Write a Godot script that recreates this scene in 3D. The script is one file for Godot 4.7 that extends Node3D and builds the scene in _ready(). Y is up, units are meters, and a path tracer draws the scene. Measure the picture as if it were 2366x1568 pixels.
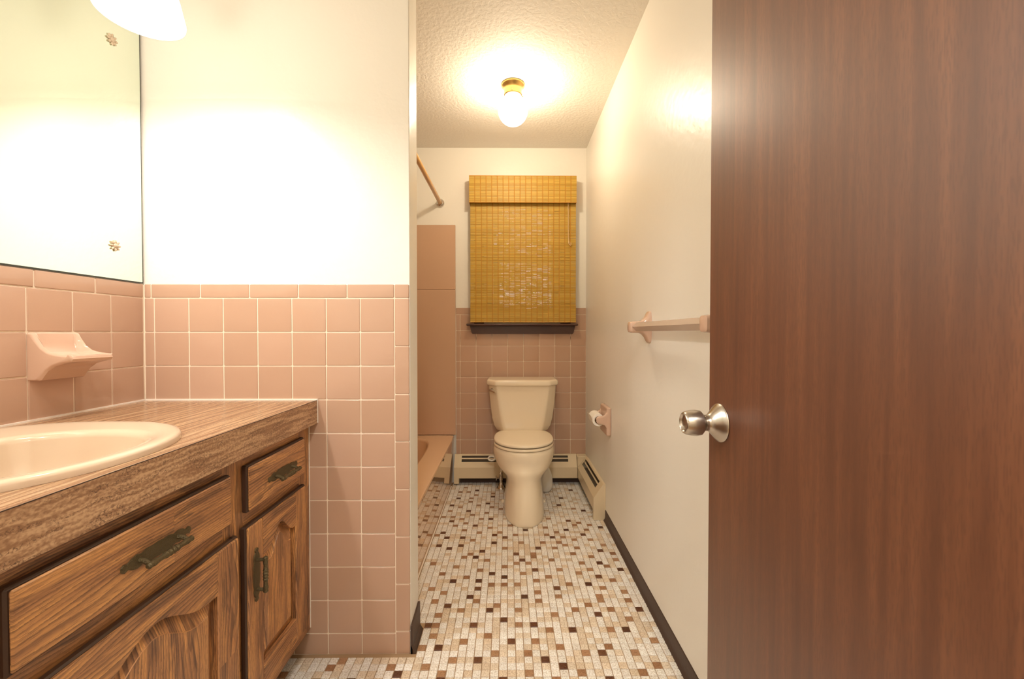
extends Node3D
# A small bathroom. Everything is laid out in metres: x to the right, y up, and d = depth into the room from the doorway (d = -z).

const TILE := 0.1095           # pitch of the pink wall tiles across
const ROW := 0.10886           # pitch of their rows
const ZP := 1.3664             # depth of the partition's tile face
const ZB := 2.9427             # depth of the back wall's tile face
const XL := -1.1631            # left wall's tile face
const XR := 0.5432             # right wall
const CEIL := 2.3223
const MOSAIC := 0.02696        # pitch of the floor mosaic
const MX0 := -0.70264
const MD0 := 1.27057
const EYE := 1.04635
const FOCAL := 979.0083        # in pixels of the 2366 x 1568 frame

# cells of the floor mosaic that are dark, mid brown or tan: (column + 50) * 200 + row + 50
const DARK := [11649,12650,12679,12684,12697,12882,12889,12901,13058,13078,13454,13462,13468,13479,13482,13494,13706,13887,14064,14075,14258,14266,14268,14277,14298,14452,14490,14502,14661,14670,14680,14683,15049,15059,15069,15082,15255,15476,15664,15674,15858,15885,16052,16071,16278,16451,16666,16857,16882,17449,17453,17485,17497,17660,17667,17689,17701,18069,18083,18257,18273,18306,18477,18494,18861,18871,18886]
const MID := [10849,11051,12483,12491,12673,12694,12866,12891,12905,13054,13063,13070,13087,13096,13108,13251,13256,13258,13260,13265,13290,13305,13472,13485,13488,13499,13501,13650,13675,13692,13703,13852,13861,13869,13876,13881,13897,14055,14084,14090,14263,14271,14293,14474,14486,14496,14504,14656,14667,14853,14862,14884,14895,15067,15072,15078,15287,15458,15461,15467,15473,15483,15650,15653,15670,15680,15855,15873,16063,16065,16068,16075,16076,16249,16257,16454,16460,16469,16480,16664,16674,16683,16686,16850,16871,16878,16890,17053,17061,17067,17080,17084,17279,17282,17462,17470,17476,17654,17673,17678,17681,17857,17863,17864,17871,17887,18061,18066,18075,18088,18095,18250,18253,18281,18285,18459,18468,18472,18487,18651,18663,18665,18679,18855,18874,18876]
const TAN := [10252,10451,11251,11652,12050,12052,12850,13257,13455,13459,13656,13661,13854,13855,13857,14058,14062,14250,14252,14261,14451,14456,14650,14662,14851,14857,14858,14859,14861,15053,15054,15250,15254,15258,15259,15262,15263,15452,15453,15456,15460,15463,15651,15654,15658,15661,15663,15854,16053,16055,16057,16062,16260,16262,16652,16851,16853,17051,17054,17057,17254,17258,17260,17261,17451,17452,17455,17458,17463,17851,17853,17856,17858,17861,18058,18261,18455,18461,18463,18652,18658,18660,18857]

var M := {}
var names := {}
var tile_meshes := {}
var rng := RandomNumberGenerator.new()


# ---------------------------------------------------------------- mesh building
# Collects triangles in (x, y, d); commit() turns them to Godot's axes around an origin, with smooth or flat normals and uvs in metres.
class MB:
	var p := PackedVector3Array()
	var c := PackedColorArray()
	var tint := Color(1, 1, 1)

	func tri(a: Vector3, b: Vector3, e: Vector3) -> void:
		p.append(a); p.append(b); p.append(e)
		c.append(tint); c.append(tint); c.append(tint)

	func quad(a: Vector3, b: Vector3, e: Vector3, f: Vector3) -> void:
		tri(a, b, e); tri(a, e, f)

	func orient(from: int) -> void:
		var mid := Vector3.ZERO
		for i in range(from, p.size()):
			mid += p[i]
		mid /= maxf(1.0, p.size() - from)
		var vol := 0.0
		for i in range(from, p.size(), 3):
			vol += (p[i] - mid).dot((p[i + 1] - mid).cross(p[i + 2] - mid))
		if vol < 0.0:
			for i in range(from, p.size(), 3):
				var t := p[i + 1]
				p[i + 1] = p[i + 2]
				p[i + 2] = t

	func box(lo: Vector3, hi: Vector3, bevel := 0.0) -> MB:
		var from := p.size()
		if bevel <= 0.0:
			for ax in 3:
				var u := (ax + 1) % 3
				var v := (ax + 2) % 3
				for side in 2:
					var q := []
					for k in [[0, 0], [1, 0], [1, 1], [0, 1]]:
						var w := Vector3.ZERO
						w[ax] = hi[ax] if side == 1 else lo[ax]
						w[u] = hi[u] if k[0] == 1 else lo[u]
						w[v] = hi[v] if k[1] == 1 else lo[v]
						q.append(w)
					if side == 1:
						quad(q[0], q[1], q[2], q[3])
					else:
						quad(q[0], q[3], q[2], q[1])
			return self
		var mid := (lo + hi) * 0.5
		var at := func(s: Vector3, ax: int) -> Vector3:   # the corner s of the box, on its face across ax
			var w := Vector3.ZERO
			for k in 3:
				var e: float = hi[k] if s[k] > 0 else lo[k]
				w[k] = e if k == ax else e - s[k] * bevel
			return w
		for ax in 3:
			var u := (ax + 1) % 3
			var v := (ax + 2) % 3
			for side in [-1.0, 1.0]:
				var q := []
				for k in [[-1, -1], [1, -1], [1, 1], [-1, 1]]:
					var s := Vector3.ZERO
					s[ax] = side; s[u] = k[0]; s[v] = k[1]
					q.append(at.call(s, ax))
				out_quad(q, mid)
			for a in [-1.0, 1.0]:
				for b in [-1.0, 1.0]:
					var s0 := Vector3.ZERO
					s0[u] = a; s0[v] = b; s0[ax] = -1
					var s1 := s0
					s1[ax] = 1
					out_quad([at.call(s0, u), at.call(s1, u), at.call(s1, v), at.call(s0, v)], mid)
		for i in 8:
			var s := Vector3(1 if i & 1 else -1, 1 if i & 2 else -1, 1 if i & 4 else -1)
			var a: Vector3 = at.call(s, 0)
			var b: Vector3 = at.call(s, 1)
			var e: Vector3 = at.call(s, 2)
			if (b - a).cross(e - a).dot(a - mid) < 0:
				tri(a, e, b)
			else:
				tri(a, b, e)
		return self

	func out_quad(q: Array, mid: Vector3) -> void:
		if (q[1] - q[0]).cross(q[2] - q[0]).dot((q[0] + q[2]) * 0.5 - mid) < 0:
			quad(q[0], q[3], q[2], q[1])
		else:
			quad(q[0], q[1], q[2], q[3])

	func loft(rings: Array, cap0 := true, cap1 := true) -> MB:   # rings of equally many points, each closed
		var from := p.size()
		for k in rings.size() - 1:
			var a: Array = rings[k]
			var b: Array = rings[k + 1]
			var n := a.size()
			for i in n:
				var j := (i + 1) % n
				quad(a[i], a[j], b[j], b[i])
		for e in [[cap0, rings[0], true], [cap1, rings[rings.size() - 1], false]]:
			if e[0]:
				var r: Array = e[1]
				var mid := Vector3.ZERO
				for w in r:
					mid += w
				mid /= r.size()
				for i in r.size():
					var j: int = (i + 1) % r.size()
					if e[2]:
						tri(mid, r[j], r[i])
					else:
						tri(mid, r[i], r[j])
		orient(from)
		return self

	func lathe(profile: Array, at: Vector3, axis := Vector3.UP, seg := 32, cap0 := true, cap1 := true) -> MB:   # profile of [radius, height along the axis]
		var side := axis.cross(Vector3.RIGHT if absf(axis.x) < 0.7 else Vector3.UP).normalized()
		var up := axis.cross(side).normalized()
		var rings := []
		for q in profile:
			var ring := []
			for i in seg:
				var t := TAU * i / seg
				ring.append(at + axis * q[1] + (side * cos(t) + up * sin(t)) * q[0])
			rings.append(ring)
		return loft(rings, cap0, cap1)

	func tube(path: Array, radius: float, seg := 12) -> MB:
		var rings := []
		var side := Vector3.ZERO
		for k in path.size():
			var dir: Vector3 = (path[mini(k + 1, path.size() - 1)] - path[maxi(k - 1, 0)]).normalized()
			if side == Vector3.ZERO:
				side = dir.cross(Vector3.UP if absf(dir.y) < 0.9 else Vector3.RIGHT).normalized()
			side = (side - dir * side.dot(dir)).normalized()
			var up := dir.cross(side)
			var ring := []
			for i in seg:
				var t := TAU * i / seg
				ring.append(path[k] + (side * cos(t) + up * sin(t)) * radius)
			rings.append(ring)
		return loft(rings)

	# a flat outline pushed along an axis; plane gives the axes of the outline's two numbers
	func prism(outline: Array, plane: Array, axis: int, from_at: float, to_at: float) -> MB:
		var from := p.size()
		var flat := PackedVector2Array()
		for q in outline:
			flat.append(Vector2(q[0], q[1]))
		var tris := Geometry2D.triangulate_polygon(flat)
		var put := func(q: Vector2, h: float) -> Vector3:
			var w := Vector3.ZERO
			w[plane[0]] = q.x; w[plane[1]] = q.y; w[axis] = h
			return w
		var flip := Geometry2D.is_polygon_clockwise(flat)
		for i in range(0, tris.size(), 3):
			var a := flat[tris[i]]
			var b := flat[tris[i + 1]]
			var e := flat[tris[i + 2]]
			if (b - a).cross(e - a) < 0:
				var t := b
				b = e
				e = t
			tri(put.call(a, to_at), put.call(b, to_at), put.call(e, to_at))
			tri(put.call(a, from_at), put.call(e, from_at), put.call(b, from_at))
		for i in flat.size():
			var a := flat[i]
			var b := flat[(i + 1) % flat.size()]
			if flip:
				quad(put.call(b, from_at), put.call(a, from_at), put.call(a, to_at), put.call(b, to_at))
			else:
				quad(put.call(a, from_at), put.call(b, from_at), put.call(b, to_at), put.call(a, to_at))
		orient(from)
		return self

	func commit(origin := Vector3.ZERO, smooth := 40.0, grain := -1, shift := Vector2.ZERO) -> ArrayMesh:
		var n := p.size()
		var v := PackedVector3Array(); v.resize(n)
		var nm := PackedVector3Array(); nm.resize(n)
		var uv := PackedVector2Array(); uv.resize(n)
		var o := Vector3(origin.x, origin.y, origin.z)
		for i in n:
			v[i] = Vector3(p[i].x, p[i].y, -p[i].z) - o
		var fn := PackedVector3Array(); fn.resize(n / 3)
		var unit := PackedVector3Array(); unit.resize(n / 3)
		for f in n / 3:
			var a := v[3 * f]
			fn[f] = (v[3 * f + 2] - a).cross(v[3 * f + 1] - a)
			unit[f] = fn[f].normalized()
			for k in 3:
				nm[3 * f + k] = unit[f]
		if smooth > 0.0:
			var limit := cos(deg_to_rad(smooth))
			var meet := {}
			for i in n:
				var key := Vector3i((p[i] * 20000.0).round())
				if not meet.has(key):
					meet[key] = PackedInt32Array()
				meet[key].append(i / 3)
			for i in n:
				var sum := Vector3.ZERO
				var own := unit[i / 3]
				for f in meet[Vector3i((p[i] * 20000.0).round())]:
					if unit[f].dot(own) > limit:
						sum += fn[f]
				nm[i] = sum.normalized() if sum.length_squared() > 0 else own
		for f in n / 3:
			var w := unit[f].abs()
			var ax := 0 if w.x >= w.y and w.x >= w.z else (1 if w.y >= w.z else 2)
			var u := (ax + 1) % 3
			var t := (ax + 2) % 3
			if grain == t:
				t = u
				u = grain
			for k in 3:
				var q := p[3 * f + k]
				uv[3 * f + k] = Vector2(q[u], q[t]) + shift
		var arrays := []
		arrays.resize(Mesh.ARRAY_MAX)
		arrays[Mesh.ARRAY_VERTEX] = v
		arrays[Mesh.ARRAY_NORMAL] = nm
		arrays[Mesh.ARRAY_TEX_UV] = uv
		arrays[Mesh.ARRAY_COLOR] = c
		var m := ArrayMesh.new()
		m.add_surface_from_arrays(Mesh.PRIMITIVE_TRIANGLES, arrays)
		return m


# ---------------------------------------------------------------- nodes
func numbered(called: String) -> String:
	names[called] = names.get(called, -1) + 1
	return called if names[called] == 0 else "%s_%03d" % [called, names[called]]


func tag(o: Node3D, label: String, category: String, group := "") -> void:
	o.set_meta("label", label)
	o.set_meta("category", category)
	if group:
		o.set_meta("group", group)


func thing(called: String, label: String, category: String, at: Vector3, group := "") -> Node3D:   # at is (x, y, d)
	var o := Node3D.new()
	o.name = numbered(called)
	add_child(o)
	o.position = Vector3(at.x, at.y, -at.z)
	tag(o, label, category, group)
	return o


func whole(o: Node3D) -> Vector3:   # where a node stands in the scene
	var at := o.position
	var up := o.get_parent()
	while up != self:
		at += (up as Node3D).position
		up = up.get_parent()
	return at


func part(called: String, mb: MB, m: Material, parent: Node3D, smooth := 40.0, grain := -1, shift := Vector2.ZERO) -> MeshInstance3D:
	var o := MeshInstance3D.new()
	o.name = called
	o.mesh = mb.commit(whole(parent), smooth, grain, shift)
	o.material_override = m
	parent.add_child(o, true)
	return o


func shell(called: String, mb: MB, m: Material, smooth := 0.0) -> MeshInstance3D:   # a piece of the setting
	var o := MeshInstance3D.new()
	o.name = called
	o.mesh = mb.commit(Vector3.ZERO, smooth)
	o.material_override = m
	add_child(o, true)
	o.set_meta("kind", "structure")
	return o


func mb() -> MB:
	return MB.new()


# a glazed tile of width w and height h lying against a wall; facing is the way its face points
func tile(called: String, parent: Node3D, centre: Vector3, w: float, h: float, facing: String, m: Material) -> void:
	var key := "%.4f %.4f" % [w, h]
	if not tile_meshes.has(key):
		tile_meshes[key] = mb().box(Vector3(-w / 2, -h / 2, -0.004), Vector3(w / 2, h / 2, 0.004), 0.0022).commit(Vector3.ZERO, 60.0)
	var o := MeshInstance3D.new()
	o.name = called
	o.mesh = tile_meshes[key]
	o.material_override = m
	parent.add_child(o, true)
	o.position = Vector3(centre.x, centre.y, -centre.z)
	if facing == "right":
		o.rotation.y = PI / 2
	var lean := Vector2(rng.randf_range(-1, 1), rng.randf_range(-1, 1)) * 0.0035
	o.rotation.x += lean.x
	o.rotation.y += lean.y


# ---------------------------------------------------------------- materials
func noise(freq: float, kind := FastNoiseLite.TYPE_SIMPLEX_SMOOTH, octaves := 3, sd := 1) -> FastNoiseLite:
	var n := FastNoiseLite.new()
	n.seed = sd
	n.frequency = freq
	n.noise_type = kind
	n.fractal_octaves = octaves
	return n


func noise_tex(freq: float, octaves := 3, sd := 1, ramp: Gradient = null, size := 512) -> NoiseTexture2D:
	var t := NoiseTexture2D.new()
	t.width = size
	t.height = size
	t.seamless = true
	t.generate_mipmaps = false
	t.noise = noise(freq, FastNoiseLite.TYPE_SIMPLEX_SMOOTH, octaves, sd)
	t.color_ramp = ramp
	return t


func ramp(stops: Array) -> Gradient:
	var g := Gradient.new()
	var at := PackedFloat32Array()
	var cs := PackedColorArray()
	for s in stops:
		at.append(s[0])
		cs.append(s[1])
	g.offsets = at
	g.colors = cs
	return g


func mat(called: String, color: Color, rough: float, metal := 0.0, spec := 0.5) -> StandardMaterial3D:
	var m := StandardMaterial3D.new()
	m.resource_name = called
	m.albedo_color = color
	m.roughness = rough
	m.metallic = metal
	m.metallic_specular = spec
	M[called] = m
	return m


func relief(m: StandardMaterial3D, t: Texture2D, scale_cm: float, per_metre: float, world := true) -> void:
	m.heightmap_enabled = true
	m.heightmap_texture = t
	m.heightmap_scale = scale_cm
	m.uv1_triplanar = true
	m.uv1_world_triplanar = world
	m.uv1_scale = Vector3.ONE * per_metre


func c8(r: int, g: int, b: int) -> Color:
	return Color8(r, g, b)


func picture(w: int, h: int, paint: Callable) -> ImageTexture:
	var im := Image.create(w, h, false, Image.FORMAT_RGB8)
	for y in h:
		for x in w:
			im.set_pixel(x, y, paint.call(float(x) / w, float(y) / h))
	return ImageTexture.create_from_image(im)


# oak: u runs along the grain; the picture covers 0.9 m by 0.3 m
func oak_picture(sd: int) -> ImageTexture:
	var bend := noise(1.0, FastNoiseLite.TYPE_SIMPLEX_SMOOTH, 2, sd)
	var pore := noise(1.0, FastNoiseLite.TYPE_SIMPLEX, 2, sd + 7)
	var blot := noise(1.0, FastNoiseLite.TYPE_SIMPLEX_SMOOTH, 3, sd + 13)
	var light := c8(216, 156, 94)
	var mid := c8(180, 126, 80)
	var dark := c8(78, 50, 35)
	return picture(1024, 512, func(u: float, v: float) -> Color:
		var x := u * 0.9
		var y := v * 0.3
		var w := y + 0.020 * bend.get_noise_2d(x * 1.7, y * 5.0) + 0.0006 * bend.get_noise_2d(x * 10.0 + 40.0, y * 40.0)
		var ring := fposmod(w * 150.0 + 3.0 * blot.get_noise_2d(x * 0.9, y * 6.0), 1.0)
		var late := pow(ring, 2.2) * clampf(0.75 + 0.9 * blot.get_noise_2d(x * 1.5 + 21.0, w * 40.0), 0.15, 1.0)
		var fine := pore.get_noise_2d(x * 28.0, y * 900.0) * 0.5 + 0.5
		var patch := clampf(blot.get_noise_2d(x * 3.0 + 9.0, w * 26.0) * 1.9 + 0.35, 0.0, 1.0)
		var flame := smoothstep(0.12, 0.5, blot.get_noise_2d(x * 2.1 + 60.0, w * 34.0 + 0.6 * bend.get_noise_2d(x * 6.0, y * 40.0)))
		var col := mid.lerp(light, patch).lerp(dark, clampf(late * 0.66 + flame * 0.4, 0.0, 0.85))
		return col.lerp(dark, clampf((fine - 0.62) * 1.6, 0.0, 0.5)))


# laminate printed like vein-cut travertine; 1.3 m by 0.65 m
func laminate_picture() -> ImageTexture:
	var band := noise(1.0, FastNoiseLite.TYPE_SIMPLEX_SMOOTH, 3, 21)
	var fleck := noise(1.0, FastNoiseLite.TYPE_SIMPLEX_SMOOTH, 2, 23)
	var light := c8(188, 154, 118)
	var tan := c8(142, 102, 72)
	var dark := c8(88, 58, 40)
	return picture(1600, 800, func(u: float, v: float) -> Color:
		var x := u * 1.3
		var y := v * 0.65
		var w := y + 0.004 * band.get_noise_2d(x * 6.0, y * 20.0)
		var b := band.get_noise_2d(x * 1.6, w * 95.0) * 0.9 + 0.5 * band.get_noise_2d(x * 3.0 + 7.0, w * 260.0)
		var col := tan.lerp(light, clampf(b * 1.7 + 0.5, 0.0, 1.0))
		var f := fleck.get_noise_2d(x * 70.0, w * 330.0)
		var ridge := 1.0 - clampf(absf(f) * 9.0, 0.0, 1.0)
		var where := clampf(fleck.get_noise_2d(x * 7.0 + 50.0, y * 30.0) * 2.2 + 0.25, 0.0, 1.0)
		col = col.lerp(dark, ridge * where * 0.85)
		return col.lerp(dark, clampf((band.get_noise_2d(x * 240.0, y * 420.0) - 0.34) * 1.4, 0.0, 0.45)))


# the same print on the front edge, where its pitted bands show; 1.3 m by 0.1 m
func laminate_edge_picture() -> ImageTexture:
	var band := noise(1.0, FastNoiseLite.TYPE_SIMPLEX_SMOOTH, 3, 25)
	var fleck := noise(1.0, FastNoiseLite.TYPE_SIMPLEX_SMOOTH, 3, 27)
	var light := c8(204, 166, 128)
	var tan := c8(152, 112, 80)
	var dark := c8(70, 46, 32)
	return picture(2000, 160, func(u: float, v: float) -> Color:
		var x := u * 1.3
		var y := v * 0.1
		var w := y + 0.006 * band.get_noise_2d(x * 9.0, y * 20.0)
		var b := band.get_noise_2d(x * 4.0, w * 90.0) * 0.9 + 0.6 * band.get_noise_2d(x * 110.0, y * 190.0)
		var col := tan.lerp(light, clampf(b * 1.3 + 0.5, 0.0, 1.0))
		var f := fleck.get_noise_2d(x * 95.0, w * 170.0)
		var where := clampf(fleck.get_noise_2d(x * 9.0 + 50.0, w * 60.0) * 2.4 + 0.35, 0.0, 1.0)
		return col.lerp(dark, (1.0 - clampf(absf(f) * 7.0, 0.0, 1.0)) * where * 0.75))


# red-brown lauan veneer, grain upright: 2.1 m along u, 0.75 m along v
func lauan_picture() -> ImageTexture:
	var streak := noise(1.0, FastNoiseLite.TYPE_SIMPLEX_SMOOTH, 3, 31)
	var pore := noise(1.0, FastNoiseLite.TYPE_SIMPLEX, 2, 33)
	var light := c8(122, 76, 49)
	var mid := c8(100, 59, 38)
	var dark := c8(82, 47, 31)
	return picture(1200, 700, func(u: float, v: float) -> Color:
		var x := u * 2.1
		var y := v * 0.75
		var s := streak.get_noise_2d(x * 1.2, y * 26.0) + 0.5 * streak.get_noise_2d(x * 3.5 + 30.0, y * 90.0)
		var col := mid.lerp(light, clampf(s, 0.0, 1.0)).lerp(dark, clampf(-s, 0.0, 1.0))
		return col.lerp(dark, clampf((pore.get_noise_2d(x * 30.0, y * 620.0) - 0.1) * 1.0, 0.0, 0.45)))


func grained(called: String, t: Texture2D, size: Vector2, rough: float, coat := 0.0) -> StandardMaterial3D:
	var m := mat(called, Color.WHITE, rough)
	m.albedo_texture = t
	m.uv1_scale = Vector3(1.0 / size.x, 1.0 / size.y, 1)
	m.heightmap_enabled = true
	m.heightmap_texture = t
	m.heightmap_scale = 0.03
	if coat > 0.0:
		m.clearcoat_enabled = true
		m.clearcoat = coat
		m.clearcoat_roughness = 0.25
	return m


func make_materials() -> void:
	var paint := mat("wall_paint", c8(240, 234, 222), 0.34, 0.0, 0.5)
	relief(paint, noise_tex(0.02, 4, 3), 0.05, 2.2)
	var white := mat("ceiling_paint", c8(240, 234, 222), 0.75)
	var swirl := noise_tex(0.016, 5, 5, ramp([[0.0, Color.BLACK], [0.42, Color(0.25, 0.25, 0.25)], [0.55, Color(0.8, 0.8, 0.8)], [1.0, Color.WHITE]]), 1024)
	relief(white, swirl, 0.07, 2.6)
	mat("grout", c8(240, 222, 198), 0.8)
	mat("floor_grout", c8(168, 136, 100), 0.9)
	for k in 4:
		var t := mat("pink_tile_%d" % k, [c8(194, 158, 133), c8(191, 155, 130), c8(197, 161, 137), c8(192, 156, 131)][k], 0.12)
		relief(t, noise_tex(0.006, 2, 40 + k), 0.06, 3.0, false)
	mat("pink_ceramic", c8(212, 177, 153), 0.1)
	mat("bone_china", c8(244, 227, 198), 0.08)
	mat("bone_plastic", c8(244, 227, 198), 0.2)
	mat("sink_china", c8(214, 190, 163), 0.08)
	mat("tub_acrylic", c8(226, 186, 148), 0.16)
	mat("surround_acrylic", c8(202, 164, 134), 0.3)
	var mosaic := mat("mosaic", Color.WHITE, 0.42)
	mosaic.vertex_color_use_as_albedo = true
	mosaic.albedo_texture = noise_tex(0.05, 4, 51, ramp([[0.0, Color(0.78, 0.74, 0.69)], [0.38, Color(0.93, 0.91, 0.88)], [0.6, Color(1, 1, 1)], [1.0, Color(1, 1, 1)]]))
	relief(mosaic, noise_tex(0.035, 3, 52), 0.16, 6.0)
	grained("oak", oak_picture(11), Vector2(0.9, 0.3), 0.38, 0.25)
	grained("laminate", laminate_picture(), Vector2(1.3, 0.65), 0.22)
	var lauan := grained("lauan", lauan_picture(), Vector2(2.1, 0.75), 0.42, 0.7)
	lauan.clearcoat_roughness = 0.42
	var edge := grained("laminate_edge", laminate_edge_picture(), Vector2(1.3, 0.1), 0.45)
	edge.heightmap_scale = 0.02
	mat("tub_apron", c8(224, 188, 152), 0.025, 0.5, 0.7)
	mat("valance_edge", c8(214, 152, 56), 0.6)
	mat("dark_oak", c8(62, 40, 27), 0.45)
	mat("cabinet_inside", c8(60, 38, 24), 0.8)
	mat("walnut_stain", c8(74, 42, 28), 0.35)
	var vinyl := mat("vinyl_base", c8(70, 50, 40), 0.5)
	relief(vinyl, noise_tex(0.04, 3, 61), 0.04, 4.0)
	var brass := mat("antique_brass", c8(104, 92, 66), 0.46, 0.75)
	relief(brass, noise_tex(0.06, 4, 62), 0.12, 14.0)
	mat("aged_brass", c8(196, 160, 96), 0.3, 1.0)
	mat("chrome", c8(210, 205, 198), 0.12, 1.0)
	mat("brushed_steel", c8(186, 178, 168), 0.26, 1.0)
	mat("mirror", Color(0.84, 0.92, 0.82).linear_to_srgb(), 0.0, 1.0)
	mat("mirror_edge", c8(40, 44, 38), 0.3)
	mat("rosette", c8(206, 184, 156), 0.25)
	mat("heater_enamel", c8(226, 206, 170), 0.32)
	mat("heater_galvanised", c8(126, 112, 94), 0.6, 0.3)
	mat("caulk", c8(244, 234, 220), 0.5)
	mat("white_enamel", c8(240, 232, 216), 0.3)
	mat("white_plastic", c8(232, 226, 214), 0.35)
	mat("rod_enamel", c8(206, 160, 104), 0.22)
	mat("paper", c8(246, 238, 224), 0.95)
	mat("card", c8(150, 118, 84), 0.9)
	var acrylic := mat("acrylic", Color(0.80, 0.70, 0.62, 0.62), 0.2)
	acrylic.transparency = BaseMaterial3D.TRANSPARENCY_ALPHA
	var pane := mat("window_pane", Color(0.9, 0.95, 0.94, 0.06), 0.02)
	pane.transparency = BaseMaterial3D.TRANSPARENCY_ALPHA
	var reed := mat("reed", Color.WHITE, 0.5)
	reed.vertex_color_use_as_albedo = true
	reed.backlight_enabled = true
	reed.backlight = c8(150, 118, 60)
	mat("thread", c8(192, 132, 44), 0.9)
	mat("cord", c8(224, 190, 136), 0.85)
	mat("sash_paint", c8(222, 206, 178), 0.4)
	mat("hall_paint", c8(214, 204, 186), 0.8)
	mat("bark", c8(88, 70, 52), 0.95)
	var leaf := mat("leaf", Color.WHITE, 0.5)
	leaf.vertex_color_use_as_albedo = true
	leaf.backlight_enabled = true
	leaf.backlight = c8(120, 140, 50)
	mat("lawn", c8(92, 112, 56), 0.95)
	glow("lit_globe", Color(1.0, 0.95, 0.86), 4.0)
	glow("lit_shade", Color(1.0, 0.975, 0.94), 2.3)
	glow("lit_fill_dome", Color(1.0, 0.97, 0.92), 3.0)  # glow of the added fill light in the hall
	glow("lit_bulb", Color(1.0, 0.95, 0.86), 6.0)


func glow(called: String, color: Color, energy: float) -> void:
	var m := mat(called, c8(245, 240, 230), 0.2)
	m.emission_enabled = true
	m.emission = color
	m.emission_energy_multiplier = energy


func lamp(called: String, at: Vector3, color: Color, energy: float, radius: float, parent: Node3D) -> void:
	var l := OmniLight3D.new()
	l.name = called
	l.light_color = color
	l.light_energy = energy
	l.light_size = radius
	l.omni_range = 12.0
	l.omni_attenuation = 2.0
	l.shadow_enabled = true
	parent.add_child(l, true)
	l.position = Vector3(at.x, at.y, -at.z) - whole(parent)


# ---------------------------------------------------------------- the scene
func _ready() -> void:
	var cam := Camera3D.new()
	cam.name = "camera"
	cam.fov = rad_to_deg(2.0 * atan(784.0 / FOCAL))
	cam.near = 0.02
	cam.position = Vector3(0, EYE, 0)
	cam.rotation = Vector3(-0.01595, -0.00955, 0.0)
	add_child(cam)
	cam.current = true
	var env := Environment.new()
	env.background_mode = Environment.BG_SKY
	var sky := ProceduralSkyMaterial.new()
	sky.sky_top_color = c8(186, 200, 218)
	sky.sky_horizon_color = c8(236, 236, 230)
	sky.ground_bottom_color = c8(96, 100, 84)
	sky.ground_horizon_color = c8(190, 196, 190)
	sky.sky_energy_multiplier = 1.4
	env.sky = Sky.new()
	env.sky.sky_material = sky
	env.tonemap_mode = Environment.TONE_MAPPER_LINEAR
	env.tonemap_exposure = 1.12
	env.sdfgi_enabled = true
	env.ssao_enabled = true
	env.ssil_enabled = true
	var around := WorldEnvironment.new()
	around.name = "environment"
	around.environment = env
	add_child(around)
	rng.seed = 7

	make_materials()
	room()
	floor_mosaic()
	partition_tiles()
	left_tiles()
	back_tiles()
	door()
	window()
	baseboards()
	bathtub()
	countertop()
	vanity()
	sink()
	looking_glass()
	vanity_light()
	ceiling_light()
	hall_fill_light()
	toilet()
	heaters()
	blind()
	shower_rod()
	soap_dish()
	towel_bar()
	paper_holder()
	small_things()
	garden()


func room() -> void:
	shell("ceiling", mb().box(Vector3(-1.4, CEIL, -1.3), Vector3(0.75, CEIL + 0.1, 3.1)), M.ceiling_paint)
	shell("wall_left", mb().box(Vector3(-1.29, -0.05, 0.0), Vector3(XL - 0.006, CEIL + 0.02, 3.07)), M.wall_paint)
	shell("wall_right", mb().box(Vector3(XR, -0.05, 0.0), Vector3(XR + 0.12, CEIL + 0.02, 3.07)), M.wall_paint)
	var b := mb()
	var z0 := ZB + 0.006
	b.box(Vector3(-1.17, -0.05, z0), Vector3(-0.17, CEIL + 0.02, z0 + 0.12))
	b.box(Vector3(0.37, -0.05, z0), Vector3(XR + 0.01, CEIL + 0.02, z0 + 0.12))
	b.box(Vector3(-0.17, -0.05, z0), Vector3(0.37, 1.12, z0 + 0.12))
	b.box(Vector3(-0.17, 2.0, z0), Vector3(0.37, CEIL + 0.02, z0 + 0.12))
	shell("wall_back", b, M.wall_paint)
	shell("wall_partition", mb().box(Vector3(-1.17, -0.05, ZP + 0.006), Vector3(-0.3165, CEIL + 0.02, 1.484), 0.003), M.wall_paint, 50.0)
	# the wall around the doorway that the camera looks through, and the hall behind it
	var f := mb()
	f.box(Vector3(-1.29, -0.05, -0.02), Vector3(-0.36, CEIL + 0.02, 0.1))
	f.box(Vector3(0.44, -0.05, -0.02), Vector3(0.66, CEIL + 0.02, 0.1))
	f.box(Vector3(-0.36, 2.05, -0.02), Vector3(0.44, CEIL + 0.02, 0.1))
	shell("wall_front", f, M.wall_paint)
	shell("wall_hall", mb().box(Vector3(-1.3, -0.05, -1.3), Vector3(0.72, CEIL + 0.02, -1.18)).box(Vector3(-1.3, -0.05, -1.2), Vector3(-1.18, CEIL + 0.02, -0.02)).box(Vector3(0.6, -0.05, -1.2), Vector3(0.72, CEIL + 0.02, -0.02)), M.hall_paint)


func mosaic_colour(kind: int) -> Color:
	var k := rng.randf_range(0.93, 1.05)
	var c: Color
	match kind:
		0: c = [c8(250, 245, 236), c8(247, 240, 230), c8(252, 248, 241)][rng.randi() % 3]
		1: c = [c8(236, 218, 194), c8(232, 212, 186), c8(238, 222, 200)][rng.randi() % 3]
		2: c = [c8(172, 128, 92), c8(164, 120, 84), c8(180, 138, 102)][rng.randi() % 3]
		_: c = [c8(104, 62, 36), c8(94, 54, 30), c8(116, 74, 46)][rng.randi() % 3]
	c = c.srgb_to_linear()
	return Color(c.r * k, c.g * k, c.b * k)


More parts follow.
